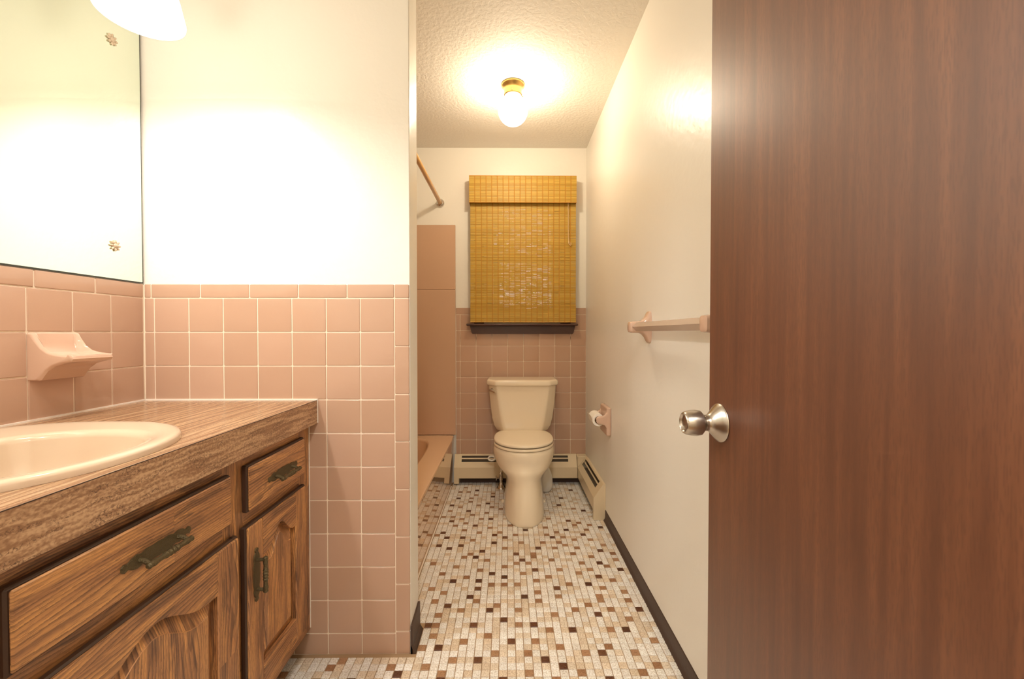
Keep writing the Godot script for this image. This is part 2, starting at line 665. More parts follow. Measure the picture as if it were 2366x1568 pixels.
func floor_mosaic() -> void:
	var f := shell("floor", mb().box(Vector3(-1.3, -0.12, -1.3), Vector3(0.72, 0.0, 3.07)), M.floor_grout)
	var kinds := {}
	for e in [[DARK, 3], [MID, 2], [TAN, 1]]:
		for code in e[0]:
			kinds[code] = e[1]
	var rest := mb()
	var g := 0.0011
	var h := 0.0032
	var single := 0
	for r in range(-43, 62):
		for q in range(-1, 46):
			var x0 := MX0 + q * MOSAIC
			var d0 := MD0 + r * MOSAIC
			if d0 + MOSAIC > ZB or x0 + MOSAIC > XR + 0.004:
				continue
			if d0 + 0.003 > ZP - 0.016 and x0 < -0.308 and d0 < 1.49 :
				continue
			if d0 > 1.47 and x0 < -0.392:
				continue
			var code := (q + 50) * 200 + r + 50
			var kind: int = kinds.get(code, -1)
			if kind < 0:
				var w := rng.randf()
				kind = 0 if w < 0.74 else 1
				if r < 0 or (d0 < 1.5 and x0 < -0.33):
					kind = 3 if w > 0.972 else (2 if w > 0.93 else kind)
			var col := mosaic_colour(kind)
			var a := Vector3(x0 + g, 0.0, d0 + g)
			var b := Vector3(x0 + MOSAIC - g, h * rng.randf_range(0.9, 1.1), d0 + MOSAIC - g)
			if r >= 0 and r < 8 and single < 300 and absf(x0 + 0.013) < 1.25 * d0 - 0.3:
				single += 1
				var one := mb()
				one.tint = col
				mosaic_piece(one, Vector3(a.x - x0, 0, a.z - d0), Vector3(b.x - x0, b.y, b.z - d0))
				var o := MeshInstance3D.new()
				o.name = "mosaic_tile"
				o.mesh = one.commit(Vector3.ZERO, 50.0)
				o.material_override = M.mosaic
				f.add_child(o, true)
				o.position = Vector3(x0, 0, -d0)
			else:
				rest.tint = col
				mosaic_piece(rest, a, b)
	var o := part("mosaic_tiles", rest, M.mosaic, f, 0.0)
	o.set_meta("kind", "stuff")
	print("single mosaic tiles ", single)


func mosaic_piece(b: MB, lo: Vector3, hi: Vector3) -> void:
	var e := 0.0014
	var base := [Vector3(lo.x, 0, lo.z), Vector3(hi.x, 0, lo.z), Vector3(hi.x, 0, hi.z), Vector3(lo.x, 0, hi.z)]
	var rim := []
	for v in base:
		rim.append(v + Vector3(0, hi.y - e, 0))
	var top := [Vector3(lo.x + e, hi.y, lo.z + e), Vector3(hi.x - e, hi.y, lo.z + e), Vector3(hi.x - e, hi.y, hi.z - e), Vector3(lo.x + e, hi.y, hi.z - e)]
	for i in 4:
		var j := (i + 1) % 4
		b.quad(base[j], base[i], rim[i], rim[j])
		b.quad(rim[j], rim[i], top[i], top[j])
	b.quad(top[3], top[2], top[1], top[0])


func pink() -> StandardMaterial3D:
	return M["pink_tile_%d" % (rng.randi() % 4)]


func partition_tiles() -> void:
	var w := get_node("wall_partition")
	part("grout", mb().box(Vector3(XL - 0.004, 0.0, ZP + 0.0022), Vector3(-0.3215, 1.1995, ZP + 0.0075)), M.grout, w, 0.0)
	var g := 0.0024
	var cols := [XL]
	for i in range(7, -1, -1):
		cols.append(-0.36532 - i * TILE)
	var top := 0.83065 + 3 * ROW
	var rows := []
	for i in 11:
		rows.append(top - i * ROW)
	rows.append(0.0)
	for r in rows.size() - 1:
		var y1: float = rows[r]
		var y0: float = rows[r + 1]
		for k in cols.size() - 1:
			var x0: float = cols[k]
			var x1: float = cols[k + 1]
			if x1 < -0.66 and r >= 3 and not (r >= 9 and x1 > -0.8):
				continue
			tile("wall_tile", w, Vector3((x0 + x1) / 2, (y0 + y1) / 2, ZP + 0.004), x1 - x0 - g, y1 - y0 - g, "front", pink())
	var at := [XL, -1.1415, -0.985, -0.8282, -0.6727, -0.5172, -0.36532, -0.3174]
	for k in at.size() - 1:
		tile("trim_tile", w, Vector3((at[k] + at[k + 1]) / 2, (top + 1.2025) / 2, ZP + 0.004), at[k + 1] - at[k] - g, 1.2025 - top - g, "front", pink())
	var ys := [top, 1.0028, 0.8473, 0.6939, 0.5390, 0.3842, 0.2292, 0.0743, 0.0]
	for k in ys.size() - 1:
		tile("trim_tile", w, Vector3((-0.36532 - 0.3174) / 2, (ys[k] + ys[k + 1]) / 2, ZP + 0.004), 0.0479 - g, ys[k] - ys[k + 1] - g, "front", pink())


func left_tiles() -> void:
	var w := get_node("wall_left")
	part("grout", mb().box(Vector3(XL - 0.0075, 0.8, 0.1), Vector3(XL - 0.0022, 1.1995, ZP + 0.003)), M.grout, w, 0.0)
	var g := 0.0024
	var top := 0.83065 + 3 * ROW
	for r in 3:
		var y1 := top - r * ROW
		for k in 12:
			var d1 := minf(ZP, 1.2555 - (k - 1) * TILE)
			var d0 := maxf(0.1, 1.2555 - k * TILE)
			tile("wall_tile", w, Vector3(XL - 0.004, y1 - ROW / 2, (d0 + d1) / 2), d1 - d0 - g, ROW - g, "right", pink())
	var at := [ZP]
	for k in 8:
		at.append(1.2095 - k * 0.1552)
	for k in 8:
		var d0: float = maxf(0.1, at[k + 1])
		tile("trim_tile", w, Vector3(XL - 0.004, (top + 1.2025) / 2, (at[k] + d0) / 2), at[k] - d0 - g, 1.2025 - top - g, "right", pink())


func back_tiles() -> void:
	var w := get_node("wall_back")
	part("grout", mb().box(Vector3(-0.36, 0.0, ZB + 0.0022), Vector3(XR, 1.02, ZB + 0.0075)).box(Vector3(-0.36, 1.0, ZB + 0.0022), Vector3(-0.205, 1.217, ZB + 0.0075)).box(Vector3(0.42, 1.0, ZB + 0.0022), Vector3(XR, 1.217, ZB + 0.0075)), M.grout, w, 0.0)
	var g := 0.0024
	var cols := [-0.361]
	for i in 8:
		cols.append(-0.3305 + i * TILE)
	cols.append(XR)
	for r in 11:
		var y1 := 0.95476 + 2 * ROW - r * ROW
		var y0 := maxf(0.0, y1 - ROW)
		for k in cols.size() - 1:
			var x0: float = cols[k]
			var x1: float = cols[k + 1]
			if r == 0 and x0 > -0.3 and x1 < 0.5:
				continue
			tile("wall_tile", w, Vector3((x0 + x1) / 2, (y0 + y1) / 2, ZB + 0.004), x1 - x0 - g, y1 - y0 - g, "front", pink())
	var top := 0.95476 + 2 * ROW
	for e in [[-0.361, -0.221], [0.436, XR]]:
		tile("trim_tile", w, Vector3((e[0] + e[1]) / 2, (top + 1.2205) / 2, ZB + 0.004), e[1] - e[0] - g, 1.2205 - top - g, "front", pink())


func door() -> void:
	# open against the right side, its near edge hinged in the doorway behind the camera
	var o := Node3D.new()
	o.name = "door_1"
	add_child(o)
	o.position = Vector3(0.401, 0.0, -0.5)
	o.set_meta("kind", "structure")
	part("slab", mb().box(Vector3(0.401, 0.012, 0.115), Vector3(0.436, 2.03, 0.8392), 0.0015), M.lauan, o, 50.0, 1)
	var k := Vector3(0.401, 0.8763, 0.7945)
	var lock := part("knob_rose", mb().lathe([[0.0355, 0.0], [0.0365, 0.002], [0.0355, 0.0045], [0.030, 0.009], [0.0215, 0.017], [0.0165, 0.022], [0.0150, 0.026], [0.0150, 0.030]], k, Vector3.LEFT, 40), M.brushed_steel, o, 35.0)
	part("knob", mb().lathe([[0.0125, 0.026], [0.0135, 0.031], [0.0185, 0.0345], [0.0232, 0.039], [0.0245, 0.047], [0.0238, 0.056], [0.0215, 0.066], [0.0195, 0.0695], [0.0178, 0.0705], [0.0165, 0.069], [0.0150, 0.066], [0.004, 0.0655]], k, Vector3.LEFT, 40), M.brushed_steel, lock, 35.0)
	part("strike_plate", mb().box(Vector3(0.409, 0.83, 0.838), Vector3(0.428, 0.92, 0.8402)), M.brushed_steel, o, 0.0)
	for y in [0.25, 1.0, 1.8]:
		part("hinge", mb().lathe([[0.006, 0.0], [0.006, 0.09]], Vector3(0.398, y, 0.112), Vector3.UP, 12), M.brushed_steel, o)


func window() -> void:
	var o := Node3D.new()
	o.name = "window_1"
	add_child(o)
	o.position = Vector3(0.1, 1.12, -ZB)
	o.set_meta("kind", "structure")
	var x0 := -0.17
	var x1 := 0.37
	var y0 := 1.12
	var y1 := 2.0
	var zf := 2.985
	var fr := mb()
	fr.box(Vector3(x0, y0, zf), Vector3(x0 + 0.03, y1, zf + 0.06))
	fr.box(Vector3(x1 - 0.03, y0, zf), Vector3(x1, y1, zf + 0.06))
	fr.box(Vector3(x0, y1 - 0.03, zf), Vector3(x1, y1, zf + 0.06))
	fr.box(Vector3(x0, y0, zf), Vector3(x1, y0 + 0.03, zf + 0.06))
	part("frame", fr, M.sash_paint, o, 0.0)
	for s in [[1.15, 1.585, zf + 0.005], [1.545, 1.97, zf + 0.032]]:
		var f := mb()
		var d: float = s[2]
		f.box(Vector3(-0.14, s[0], d), Vector3(-0.108, s[1], d + 0.026), 0.002)
		f.box(Vector3(0.308, s[0], d), Vector3(0.34, s[1], d + 0.026), 0.002)
		f.box(Vector3(-0.108, s[0], d), Vector3(0.308, s[0] + 0.045, d + 0.026), 0.002)
		f.box(Vector3(-0.108, s[1] - 0.04, d), Vector3(0.308, s[1], d + 0.026), 0.002)
		var sash := part("sash", f, M.sash_paint, o)
		part("pane", mb().box(Vector3(-0.109, s[0] + 0.04, d + 0.011), Vector3(0.309, s[1] - 0.035, d + 0.014)), M.window_pane, sash, 0.0)
	# stool and apron of dark stained wood
	part("sill", mb().box(Vector3(-0.2838, 1.094, 2.882), Vector3(0.4781, 1.1085, 2.985), 0.004), M.walnut_stain, o, 50.0)
	part("apron", mb().prism([[-0.262, 1.094], [0.464, 1.094], [0.452, 1.045], [0.446, 1.0386], [-0.243, 1.0386], [-0.25, 1.045]], [0, 1], 2, 2.922, ZB + 0.002), M.walnut_stain, o, 30.0)
	for e in [[-0.235, -0.165], [0.365, 0.435]]:
		part("casing", mb().box(Vector3(e[0], 1.1085, ZB - 0.012), Vector3(e[1], 2.06, ZB + 0.008), 0.003), M.walnut_stain, o)
	part("casing", mb().box(Vector3(-0.235, 1.995, ZB - 0.012), Vector3(0.435, 2.06, ZB + 0.008), 0.003), M.walnut_stain, o)


func baseboards() -> void:
	# vinyl cove base along the right wall, up to the heater
	var prof := [[XR, 0.0005], [XR - 0.0145, 0.0005], [XR - 0.0125, 0.004], [XR - 0.006, 0.012], [XR - 0.0035, 0.022], [XR - 0.003, 0.058], [XR - 0.0015, 0.061], [XR, 0.062]]
	shell("baseboard_back", mb().box(Vector3(-0.362, 0.0005, ZB - 0.004), Vector3(XR - 0.003, 0.055, ZB + 0.002)), M.vinyl_base)
	shell("baseboard_corner", mb().box(Vector3(XR - 0.004, 0.0005, 2.352), Vector3(XR - 0.0002, 0.055, ZB - 0.004)), M.vinyl_base)
	shell("baseboard_right", mb().prism(prof, [0, 1], 2, 0.1, 2.336), M.vinyl_base, 50.0)
	# short piece round the end of the partition
	var x := -0.3165
	var end := mb()
	end.prism([[1.366, 0.0005], [1.366, 0.088], [1.369, 0.094], [1.475, 0.104], [1.483, 0.1], [1.486, 0.09], [1.486, 0.0005]], [2, 1], 0, x, x + 0.006)
	end.prism([[x, 0.0005], [x + 0.017, 0.0005], [x + 0.013, 0.005], [x + 0.006, 0.018], [x, 0.03]], [0, 1], 2, 1.366, 1.486)
	shell("baseboard_partition", end, M.vinyl_base, 40.0)


# points round a rounded rectangle or oval: a superellipse of half sizes a, b about (x, d) at height y
func oval(x: float, y: float, d: float, a: float, b: float, n := 2.0, seg := 48, b_near := -1.0, n_near := -1.0) -> Array:
	var r := []
	for i in seg:
		var t := TAU * i / seg
		var co := cos(t)
		var si := sin(t)
		var near := si < 0
		var bb := b_near if near and b_near > 0 else b
		var nn := n_near if near and n_near > 0 else n
		var k := pow(pow(absf(co), nn) + pow(absf(si), nn), -1.0 / nn)
		r.append(Vector3(x + a * co * k, y, d + bb * si * k))
	return r


func bathtub() -> void:
	var o := thing("bathtub", "tan acrylic bathtub with glossy apron behind the partition wall", "bathtub", Vector3(-0.75, 0, 2.2))
	var x0 := -1.155
	var x1 := -0.37
	var d0 := 1.49
	var d1 := 2.926
	var y := 0.3385
	var seg := 64
	var rings := []
	for e in [[0.0, 0.012], [0.0, 0.006], [0.002, 0.002], [0.006, 0.0]]:
		rings.append(oval((x0 + x1) / 2, y - e[1], (d0 + d1) / 2, (x1 - x0) / 2 - e[0], (d1 - d0) / 2 - e[0], 60.0, seg))
	rings.append(oval(-0.745, y, 2.2, 0.262, 0.652, 5.0, seg))
	rings.append(oval(-0.745, y - 0.003, 2.2, 0.254, 0.642, 5.0, seg))
	rings.append(oval(-0.745, y - 0.012, 2.2, 0.247, 0.634, 5.0, seg))
	rings.append(oval(-0.745, y - 0.16, 2.2, 0.225, 0.60, 4.5, seg))
	rings.append(oval(-0.745, y - 0.25, 2.2, 0.20, 0.56, 4.0, seg))
	rings.append(oval(-0.745, y - 0.285, 2.2, 0.15, 0.50, 3.5, seg))
	var basin := mb()
	for k in rings.size() - 1:
		for i in seg:
			var j := (i + 1) % seg
			basin.quad(rings[k][j], rings[k][i], rings[k + 1][i], rings[k + 1][j])
	var last: Array = rings[rings.size() - 1]
	for i in seg:
		basin.tri(Vector3(-0.745, y - 0.286, 2.2), last[(i + 1) % seg], last[i])
	part("basin", basin, M.tub_acrylic, o, 35.0)
	part("apron", mb().prism([[-0.3855, 0.0], [-0.3725, 0.3275], [-0.40, 0.3275], [-0.40, 0.0]], [0, 1], 2, 1.487, 2.926), M.tub_apron, o, 0.0)
	part("floor_caulk", mb().box(Vector3(-0.388, 0.0, 1.49), Vector3(-0.3815, 0.0042, 2.87), 0.001), M.caulk, o, 0.0)
	var s := thing("tub_surround", "tan acrylic wall panels above the far end of the bathtub", "wall panel", Vector3(-0.75, 0.34, 2.93))
	part("back_panel", mb().box(Vector3(-1.155, 0.339, 2.926), Vector3(-0.3617, 1.3435, ZB - 0.001), 0.003), M.surround_acrylic, s)
	part("back_panel", mb().box(Vector3(-1.155, 1.3445, 2.9265), Vector3(-0.3617, 1.7875, ZB - 0.001), 0.003), M.surround_acrylic, s)
	part("edge_caulk", mb().box(Vector3(-0.3618, 0.21, 2.9375), Vector3(-0.3595, 1.17, ZB + 0.002)), M.caulk, s, 0.0)
	var t := thing("side_surround", "tall tan panel on the long wall beside the bathtub", "wall panel", Vector3(-1.16, 0.34, 2.2))
	part("side_panel", mb().box(Vector3(XL - 0.0055, 0.339, 1.49), Vector3(-1.157, 1.7875, 2.93), 0.003), M.surround_acrylic, t)


func countertop() -> void:
	var o := thing("countertop", "tan stone-print laminate countertop on the oak vanity", "countertop", Vector3(-0.88, 0.757, 0.735))
	# a slab with an oval opening for the basin, and a square front edge
	var seg := 64
	var hole := sink_ring(0.8, 0.83, 0.0, seg)
	var b := mb()
	var out := []
	for v in hole:
		out.append(edge_of(v))
	for i in seg:
		var j := (i + 1) % seg
		var from := b.p.size()
		b.quad(hole[i], hole[j], out[j], out[i])
		if (b.p[from + 1] - b.p[from]).cross(b.p[from + 2] - b.p[from]).y < 0:
			for k in range(from, b.p.size(), 3):
				var t := b.p[k + 1]
				b.p[k + 1] = b.p[k + 2]
				b.p[k + 2] = t
	for c in [[-0.6134, ZP - 0.0015], [XL + 0.0015, ZP - 0.0015], [XL + 0.0015, 0.1015], [-0.6134, 0.1015]]:   # the four corners between the fan's points
		var best := []
		for i in seg:
			var j := (i + 1) % seg
			if (absf(out[i].x - c[0]) < 1e-4 and absf(out[j].z - c[1]) < 1e-4) or (absf(out[j].x - c[0]) < 1e-4 and absf(out[i].z - c[1]) < 1e-4):
				best = [out[i], out[j]]
		if best:
			var w := Vector3(c[0], 0.83, c[1])
			if (best[0] - w).cross(best[1] - w).y > 0:
				b.tri(w, best[0], best[1])
			else:
				b.tri(w, best[1], best[0])
	part("top", b, M.laminate, o, 0.0, 2)
	part("front_edge", mb().box(Vector3(-0.632, 0.7555, 0.1015), Vector3(-0.6132, 0.8298, ZP - 0.0015)), M.laminate_edge, o, 0.0, 2, Vector2(0, 0.045))
	part("front_seam", mb().box(Vector3(-0.6145, 0.8292, 0.1015), Vector3(-0.6129, 0.8304, ZP - 0.0015)), M.dark_oak, o, 0.0)
	for e in [[1.02, ZP - 0.0015], [0.1015, 0.45]]:
		part("core_board", mb().box(Vector3(XL + 0.0015, 0.806, e[0]), Vector3(-0.632, 0.8285, e[1])), M.card, o, 0.0)
	var k := mb()
	k.box(Vector3(XL, 0.83, ZP - 0.0045), Vector3(-0.6134, 0.8342, ZP + 0.001))
	k.box(Vector3(XL - 0.001, 0.83, 0.1015), Vector3(XL + 0.0045, 0.8342, ZP))
	k.box(Vector3(-0.6134, 0.757, ZP - 0.0012), Vector3(-0.6112, 0.834, ZP + 0.001))
	part("caulk", k, M.caulk, o, 0.0)


func edge_of(v: Vector3) -> Vector3:   # from the middle of the sink through v to the edge of the countertop
	var mid := Vector3(-0.88, 0.83, 0.735)
	var dir := v - mid
	var t := 1e9
	if dir.x > 1e-6: t = minf(t, (-0.6134 - mid.x) / dir.x)
	if dir.x < -1e-6: t = minf(t, (XL + 0.0015 - mid.x) / dir.x)
	if dir.z > 1e-6: t = minf(t, (ZP - 0.0015 - mid.z) / dir.z)
	if dir.z < -1e-6: t = minf(t, (0.1015 - mid.z) / dir.z)
	return Vector3(mid.x + dir.x * t, 0.83, mid.z + dir.z * t)


# the outline of the basin's rim, drawn in by e and scaled: round at the front, squarer towards the wall
func sink_ring(scale: float, y: float, e: float, seg: int) -> Array:
	var r := []
	for i in seg:
		var t := TAU * i / seg
		var co := cos(t)
		var si := sin(t)
		var n := 2.15 if co > 0 else 2.9
		var k := pow(pow(absf(co), n) + pow(absf(si), n), -1.0 / n)
		r.append(Vector3(-0.88 + (0.243 * scale - e) * co * k, y, 0.735 + (0.249 * scale - e) * si * k))
	return r


func sink() -> void:
	var o := thing("sink", "bone-coloured oval drop-in sink set in the countertop", "sink", Vector3(-0.88, 0.83, 0.735))
	var seg := 64
	var b := mb()
	var rings := [sink_ring(1.0, 0.8302, 0.0, seg), sink_ring(1.0, 0.838, 0.0005, seg), sink_ring(1.0, 0.8425, 0.004, seg), sink_ring(1.0, 0.8445, 0.012, seg), sink_ring(1.0, 0.8435, 0.024, seg)]
	var inner := func(x: float, a: float, bz: float, y: float, n: float) -> Array:
		var r := []
		for i in seg:
			var t := TAU * i / seg
			var k := pow(pow(absf(cos(t)), n) + pow(absf(sin(t)), n), -1.0 / n)
			r.append(Vector3(x + a * cos(t) * k, y, 0.735 + bz * sin(t) * k))
		return r
	rings.append(inner.call(-0.842, 0.170, 0.176, 0.8415, 2.3))
	rings.append(inner.call(-0.842, 0.161, 0.163, 0.8375, 2.3))
	rings.append(inner.call(-0.842, 0.156, 0.157, 0.828, 2.3))
	rings.append(inner.call(-0.842, 0.148, 0.150, 0.79, 2.3))
	rings.append(inner.call(-0.842, 0.132, 0.136, 0.745, 2.2))
	rings.append(inner.call(-0.842, 0.100, 0.105, 0.712, 2.0))
	rings.append(inner.call(-0.842, 0.055, 0.055, 0.697, 2.0))
	rings.append(inner.call(-0.842, 0.022, 0.022, 0.693, 2.0))
	for k in rings.size() - 1:
		for i in seg:
			var j := (i + 1) % seg
			b.quad(rings[k][j], rings[k][i], rings[k + 1][i], rings[k + 1][j])
	part("bowl", b, M.sink_china, o, 50.0)
	part("drain", mb().lathe([[0.0235, 0.0], [0.0235, 0.004], [0.019, 0.005], [0.012, 0.002]], Vector3(-0.842, 0.691, 0.735), Vector3.UP, 24), M.chrome, o)


# height of the arch in a cathedral door, t from -1 to 1 across the panel
func arch(t: float) -> float:
	return pow(0.5 + 0.5 * cos(PI * clampf(t, -1, 1)), 1.7)


func cabinet_door(parent: Node3D, d0: float, d1: float, y0: float, y1: float, stile: float, shoulder: float, rise: float, hinge_far: bool, shift: float) -> void:
	var xb := -0.6405
	var xf := -0.622
	var a0 := d0 + stile
	var a1 := d1 - stile
	var yb := y0 + 0.076
	var mid := (a0 + a1) / 2
	var half := (a1 - a0) / 2
	var o := Node3D.new()
	o.name = "door"
	parent.add_child(o, true)
	var lip := mb()
	lip.box(Vector3(xb, y0, d0), Vector3(xf - 0.0042, y1, d0 + 0.02), 0.003)
	lip.box(Vector3(xb, y0, d1 - 0.02), Vector3(xf - 0.0042, y1, d1), 0.003)
	lip.box(Vector3(xb, y0, d0 + 0.01), Vector3(xf - 0.0043, y0 + 0.02, d1 - 0.01), 0.003)
	lip.box(Vector3(xb, y1 - 0.02, d0 + 0.01), Vector3(xf - 0.0043, y1, d1 - 0.01), 0.003)
	part("lip", lip, M.dark_oak, o, 40.0).set_meta("kind", "stuff")
	d0 += 0.004
	d1 -= 0.004
	y0 += 0.004
	y1 -= 0.004
	part("stile", mb().box(Vector3(xb, y0, d0), Vector3(xf, y1, a0), 0.0025), M.oak, o, 40.0, 1, Vector2(shift, shift * 0.3))
	part("stile", mb().box(Vector3(xb, y0, a1), Vector3(xf, y1, d1), 0.0025), M.oak, o, 40.0, 1, Vector2(shift + 0.13, shift * 0.3 + 0.07))
	part("rail", mb().box(Vector3(xb, y0, a0), Vector3(xf - 0.0003, yb, a1), 0.0025), M.oak, o, 40.0, 2, Vector2(shift + 0.2, 0.1))
	var outline := []
	var n := 36
	for i in n + 1:
		var t := -1.0 + 2.0 * i / n
		outline.append([mid + t * half, shoulder + rise * arch(t)])
	outline.append([a1, y1])
	outline.append([a0, y1])
	part("rail", mb().prism(outline, [2, 1], 0, xb, xf - 0.0003), M.oak, o, 30.0, 2, Vector2(shift + 0.1, 0.05))
	# raised panel: a flat field with a sloping border sunk behind the frame
	var ring := func(inset: float, x: float) -> Array:
		var r := []
		for i in n + 1:
			var t := -1.0 + 2.0 * i / n
			r.append(Vector3(x, shoulder + rise * arch(t) - inset * 1.05, mid + t * (half - inset)))
		for i in range(n, -1, -1):
			var t := -1.0 + 2.0 * i / n
			r.append(Vector3(x, yb + inset, mid + t * (half - inset)))
		return r
	var p := mb()
	var rr := [ring.call(-0.004, xb + 0.001), ring.call(-0.004, xf - 0.0155), ring.call(0.003, xf - 0.0155), ring.call(0.026, xf - 0.0045), ring.call(0.027, xf - 0.003)]
	var from := p.p.size()
	for k in rr.size() - 1:
		for i in rr[k].size():
			var j: int = (i + 1) % rr[k].size()
			p.quad(rr[k][i], rr[k][j], rr[k + 1][j], rr[k + 1][i])
	var face: Array = rr[rr.size() - 1]
	for i in n:   # a strip across the field
		p.quad(face[i], face[i + 1], face[2 * n - i], face[2 * n + 1 - i])
	p.orient(from)
	part("panel", p, M.oak, o, 25.0, 1, Vector2(shift + 0.35, 0.17))
	pull(o, Vector3(xf, (y0 + y1) / 2 + 0.094, d1 - 0.03 if not hinge_far else d0 + 0.03), true)


# cast pull: a long scrolled backplate with a bar standing off it
func pull(parent: Node3D, at: Vector3, upright: bool) -> void:
	var b := mb()
	var half := 0.066 if upright else 0.074
	var outline := []
	var widths := [[0.0, 0.003], [0.03, 0.007], [0.08, 0.0045], [0.13, 0.0095], [0.2, 0.0115], [0.26, 0.009], [0.34, 0.0125], [0.42, 0.0115], [0.5, 0.0125], [0.58, 0.0115], [0.66, 0.0125], [0.74, 0.009], [0.8, 0.0115], [0.87, 0.0095], [0.92, 0.0045], [0.97, 0.007], [1.0, 0.003]]
	for w in widths:
		outline.append([w[1], (w[0] * 2 - 1) * half])
	for i in range(widths.size() - 1, -1, -1):
		outline.append([-widths[i][1], (widths[i][0] * 2 - 1) * half])
	var turned := []
	for q in outline:
		turned.append([at.z + q[0], at.y + q[1]] if upright else [at.z + q[1], at.y + q[0]])
	b.prism(turned, [2, 1], 0, at.x - 0.0005, at.x + 0.003)
	var along := Vector3(0, 1, 0) if upright else Vector3(0, 0, 1)
	var drop := Vector3(0, 0, 0) if upright else Vector3(0, -0.006, 0)
	for s in [-1.0, 1.0]:
		b.tube([at + along * s * 0.039 * (half / 0.07), at + along * s * 0.039 * (half / 0.07) + Vector3(0.01, 0, 0), at + along * s * 0.040 * (half / 0.07) + Vector3(0.022, 0, 0) + drop], 0.0042, 8)
	var path := []
	var prof := [[-1.0, 0.003], [-0.93, 0.0058], [-0.84, 0.0048], [-0.74, 0.0062], [-0.5, 0.0044], [-0.34, 0.0048], [-0.24, 0.0066], [-0.17, 0.005], [-0.08, 0.0068], [0.0, 0.0052], [0.08, 0.0068], [0.17, 0.005], [0.24, 0.0066], [0.34, 0.0048], [0.5, 0.0044], [0.74, 0.0062], [0.84, 0.0048], [0.93, 0.0058], [1.0, 0.003]]
	var turn := []
	for q in prof:
		turn.append([q[1], q[0] * 0.048 * (half / 0.07)])
	b.lathe(turn, at + Vector3(0.0235, 0, 0) + drop, along, 12)
	part("handle", b, M.antique_brass, parent, 40.0)


func vanity() -> void:
	var o := thing("vanity_cabinet", "dark-stained oak vanity cabinet with arched panel doors and brass pulls", "cabinet", Vector3(-0.88, 0, 0.735))
	var xf := -0.641
	var b := mb()
	b.box(Vector3(XL, 0.09, 0.105), Vector3(XL + 0.012, 0.755, ZP - 0.002))
	b.box(Vector3(XL, 0.09, 0.105), Vector3(xf - 0.018, 0.108, ZP - 0.002))
	b.box(Vector3(XL, 0.09, 0.105), Vector3(xf - 0.018, 0.755, 0.12))
	b.box(Vector3(XL, 0.09, ZP - 0.016), Vector3(xf - 0.018, 0.755, ZP - 0.002))
	part("carcass", b, M.cabinet_inside, o, 0.0)
	part("toe_kick", mb().box(Vector3(-0.722, 0.0, 0.105), Vector3(-0.71, 0.09, ZP - 0.002)), M.dark_oak, o, 0.0)
	# face frame
	for e in [[0.105, 0.165], [0.488, 0.535], [0.95, 1.024], [1.296, ZP - 0.002]]:
		part("stile", mb().box(Vector3(xf - 0.018, 0.09, e[0]), Vector3(xf, 0.755, e[1])), M.oak, o, 0.0, 1, Vector2(e[0] * 0.7, e[0] * 0.31))
	for e in [[0.09, 0.15], [0.562, 0.63], [0.722, 0.755]]:
		for s in [[0.165, 0.488], [0.535, 0.95], [1.024, 1.296]]:
			part("rail", mb().box(Vector3(xf - 0.018, e[0], s[0]), Vector3(xf, e[1], s[1])), M.oak, o, 0.0, 2, Vector2(e[0] * 3.0, e[0] * 1.3))
	part("caulk", mb().box(Vector3(xf - 0.004, 0.092, ZP - 0.003), Vector3(xf + 0.0018, 0.757, ZP + 0.0008)), M.caulk, o, 0.0)
	# drawer fronts
	for e in [[1.0165, 1.303, 0.37], [0.5275, 0.9575, 0.11], [0.167, 0.4535, 0.62]]:
		var f := part("drawer_front", mb().box(Vector3(-0.6275, 0.6165, e[0] + 0.004), Vector3(-0.622, 0.7225, e[1] - 0.004), 0.0022), M.oak, o, 40.0, 2, Vector2(e[2], e[2] * 0.55))
		part("lip", mb().box(Vector3(-0.6405, 0.6125, e[0]), Vector3(-0.6262, 0.7265, e[1]), 0.003), M.dark_oak, f, 40.0)
		pull(f, Vector3(-0.622, 0.664, (e[0] + e[1]) / 2 + (0.012 if e[0] > 0.9 else 0.011)), false)
	cabinet_door(o, 1.009, 1.3072, 0.131, 0.5805, 0.066, 0.482, 0.048, true, 0.05)
	cabinet_door(o, 0.503, 0.982, 0.131, 0.5775, 0.075, 0.483, 0.05, true, 0.45)
	cabinet_door(o, 0.163, 0.461, 0.131, 0.5805, 0.066, 0.482, 0.048, false, 0.7)


func looking_glass() -> void:
	var o := thing("wall_mirror", "large frameless wall mirror with flower-shaped clips above the pink tiles", "mirror", Vector3(XL, 1.206, 0.9))
	var x := XL + 0.0005
	part("glass", mb().box(Vector3(x - 0.0035, 1.2065, 0.12), Vector3(x, 2.003, ZP - 0.0045)), M.mirror, o, 0.0)
	var e := mb()
	e.box(Vector3(x - 0.0052, 1.2035, 0.12), Vector3(x - 0.0002, 1.2066, ZP - 0.002))
	e.box(Vector3(x - 0.0052, 1.2035, ZP - 0.0046), Vector3(x - 0.0002, 2.004, ZP - 0.0015))
	e.box(Vector3(x - 0.0052, 2.0028, 0.12), Vector3(x - 0.0002, 2.0055, ZP - 0.002))
	part("edge", e, M.mirror_edge, o, 0.0)
	for d in [1.2676, 0.2]:
		for y in [1.3032, 1.9055]:
			var b := mb()
			var c := Vector3(x, y, d)
			b.lathe([[0.006, 0.0], [0.007, 0.004], [0.004, 0.0075], [0.001, 0.008]], c, Vector3.RIGHT, 12)
			for i in 8:
				var t := TAU * i / 8
				var q := c + Vector3(0.002, cos(t) * 0.0105, sin(t) * 0.0105)
				b.lathe([[0.0008, -0.0062], [0.0032, -0.003], [0.0038, 0.001], [0.0016, 0.0058]], q, Vector3(0.25, cos(t), sin(t)).normalized(), 8)
			part("clip", b, M.rosette, o, 50.0)


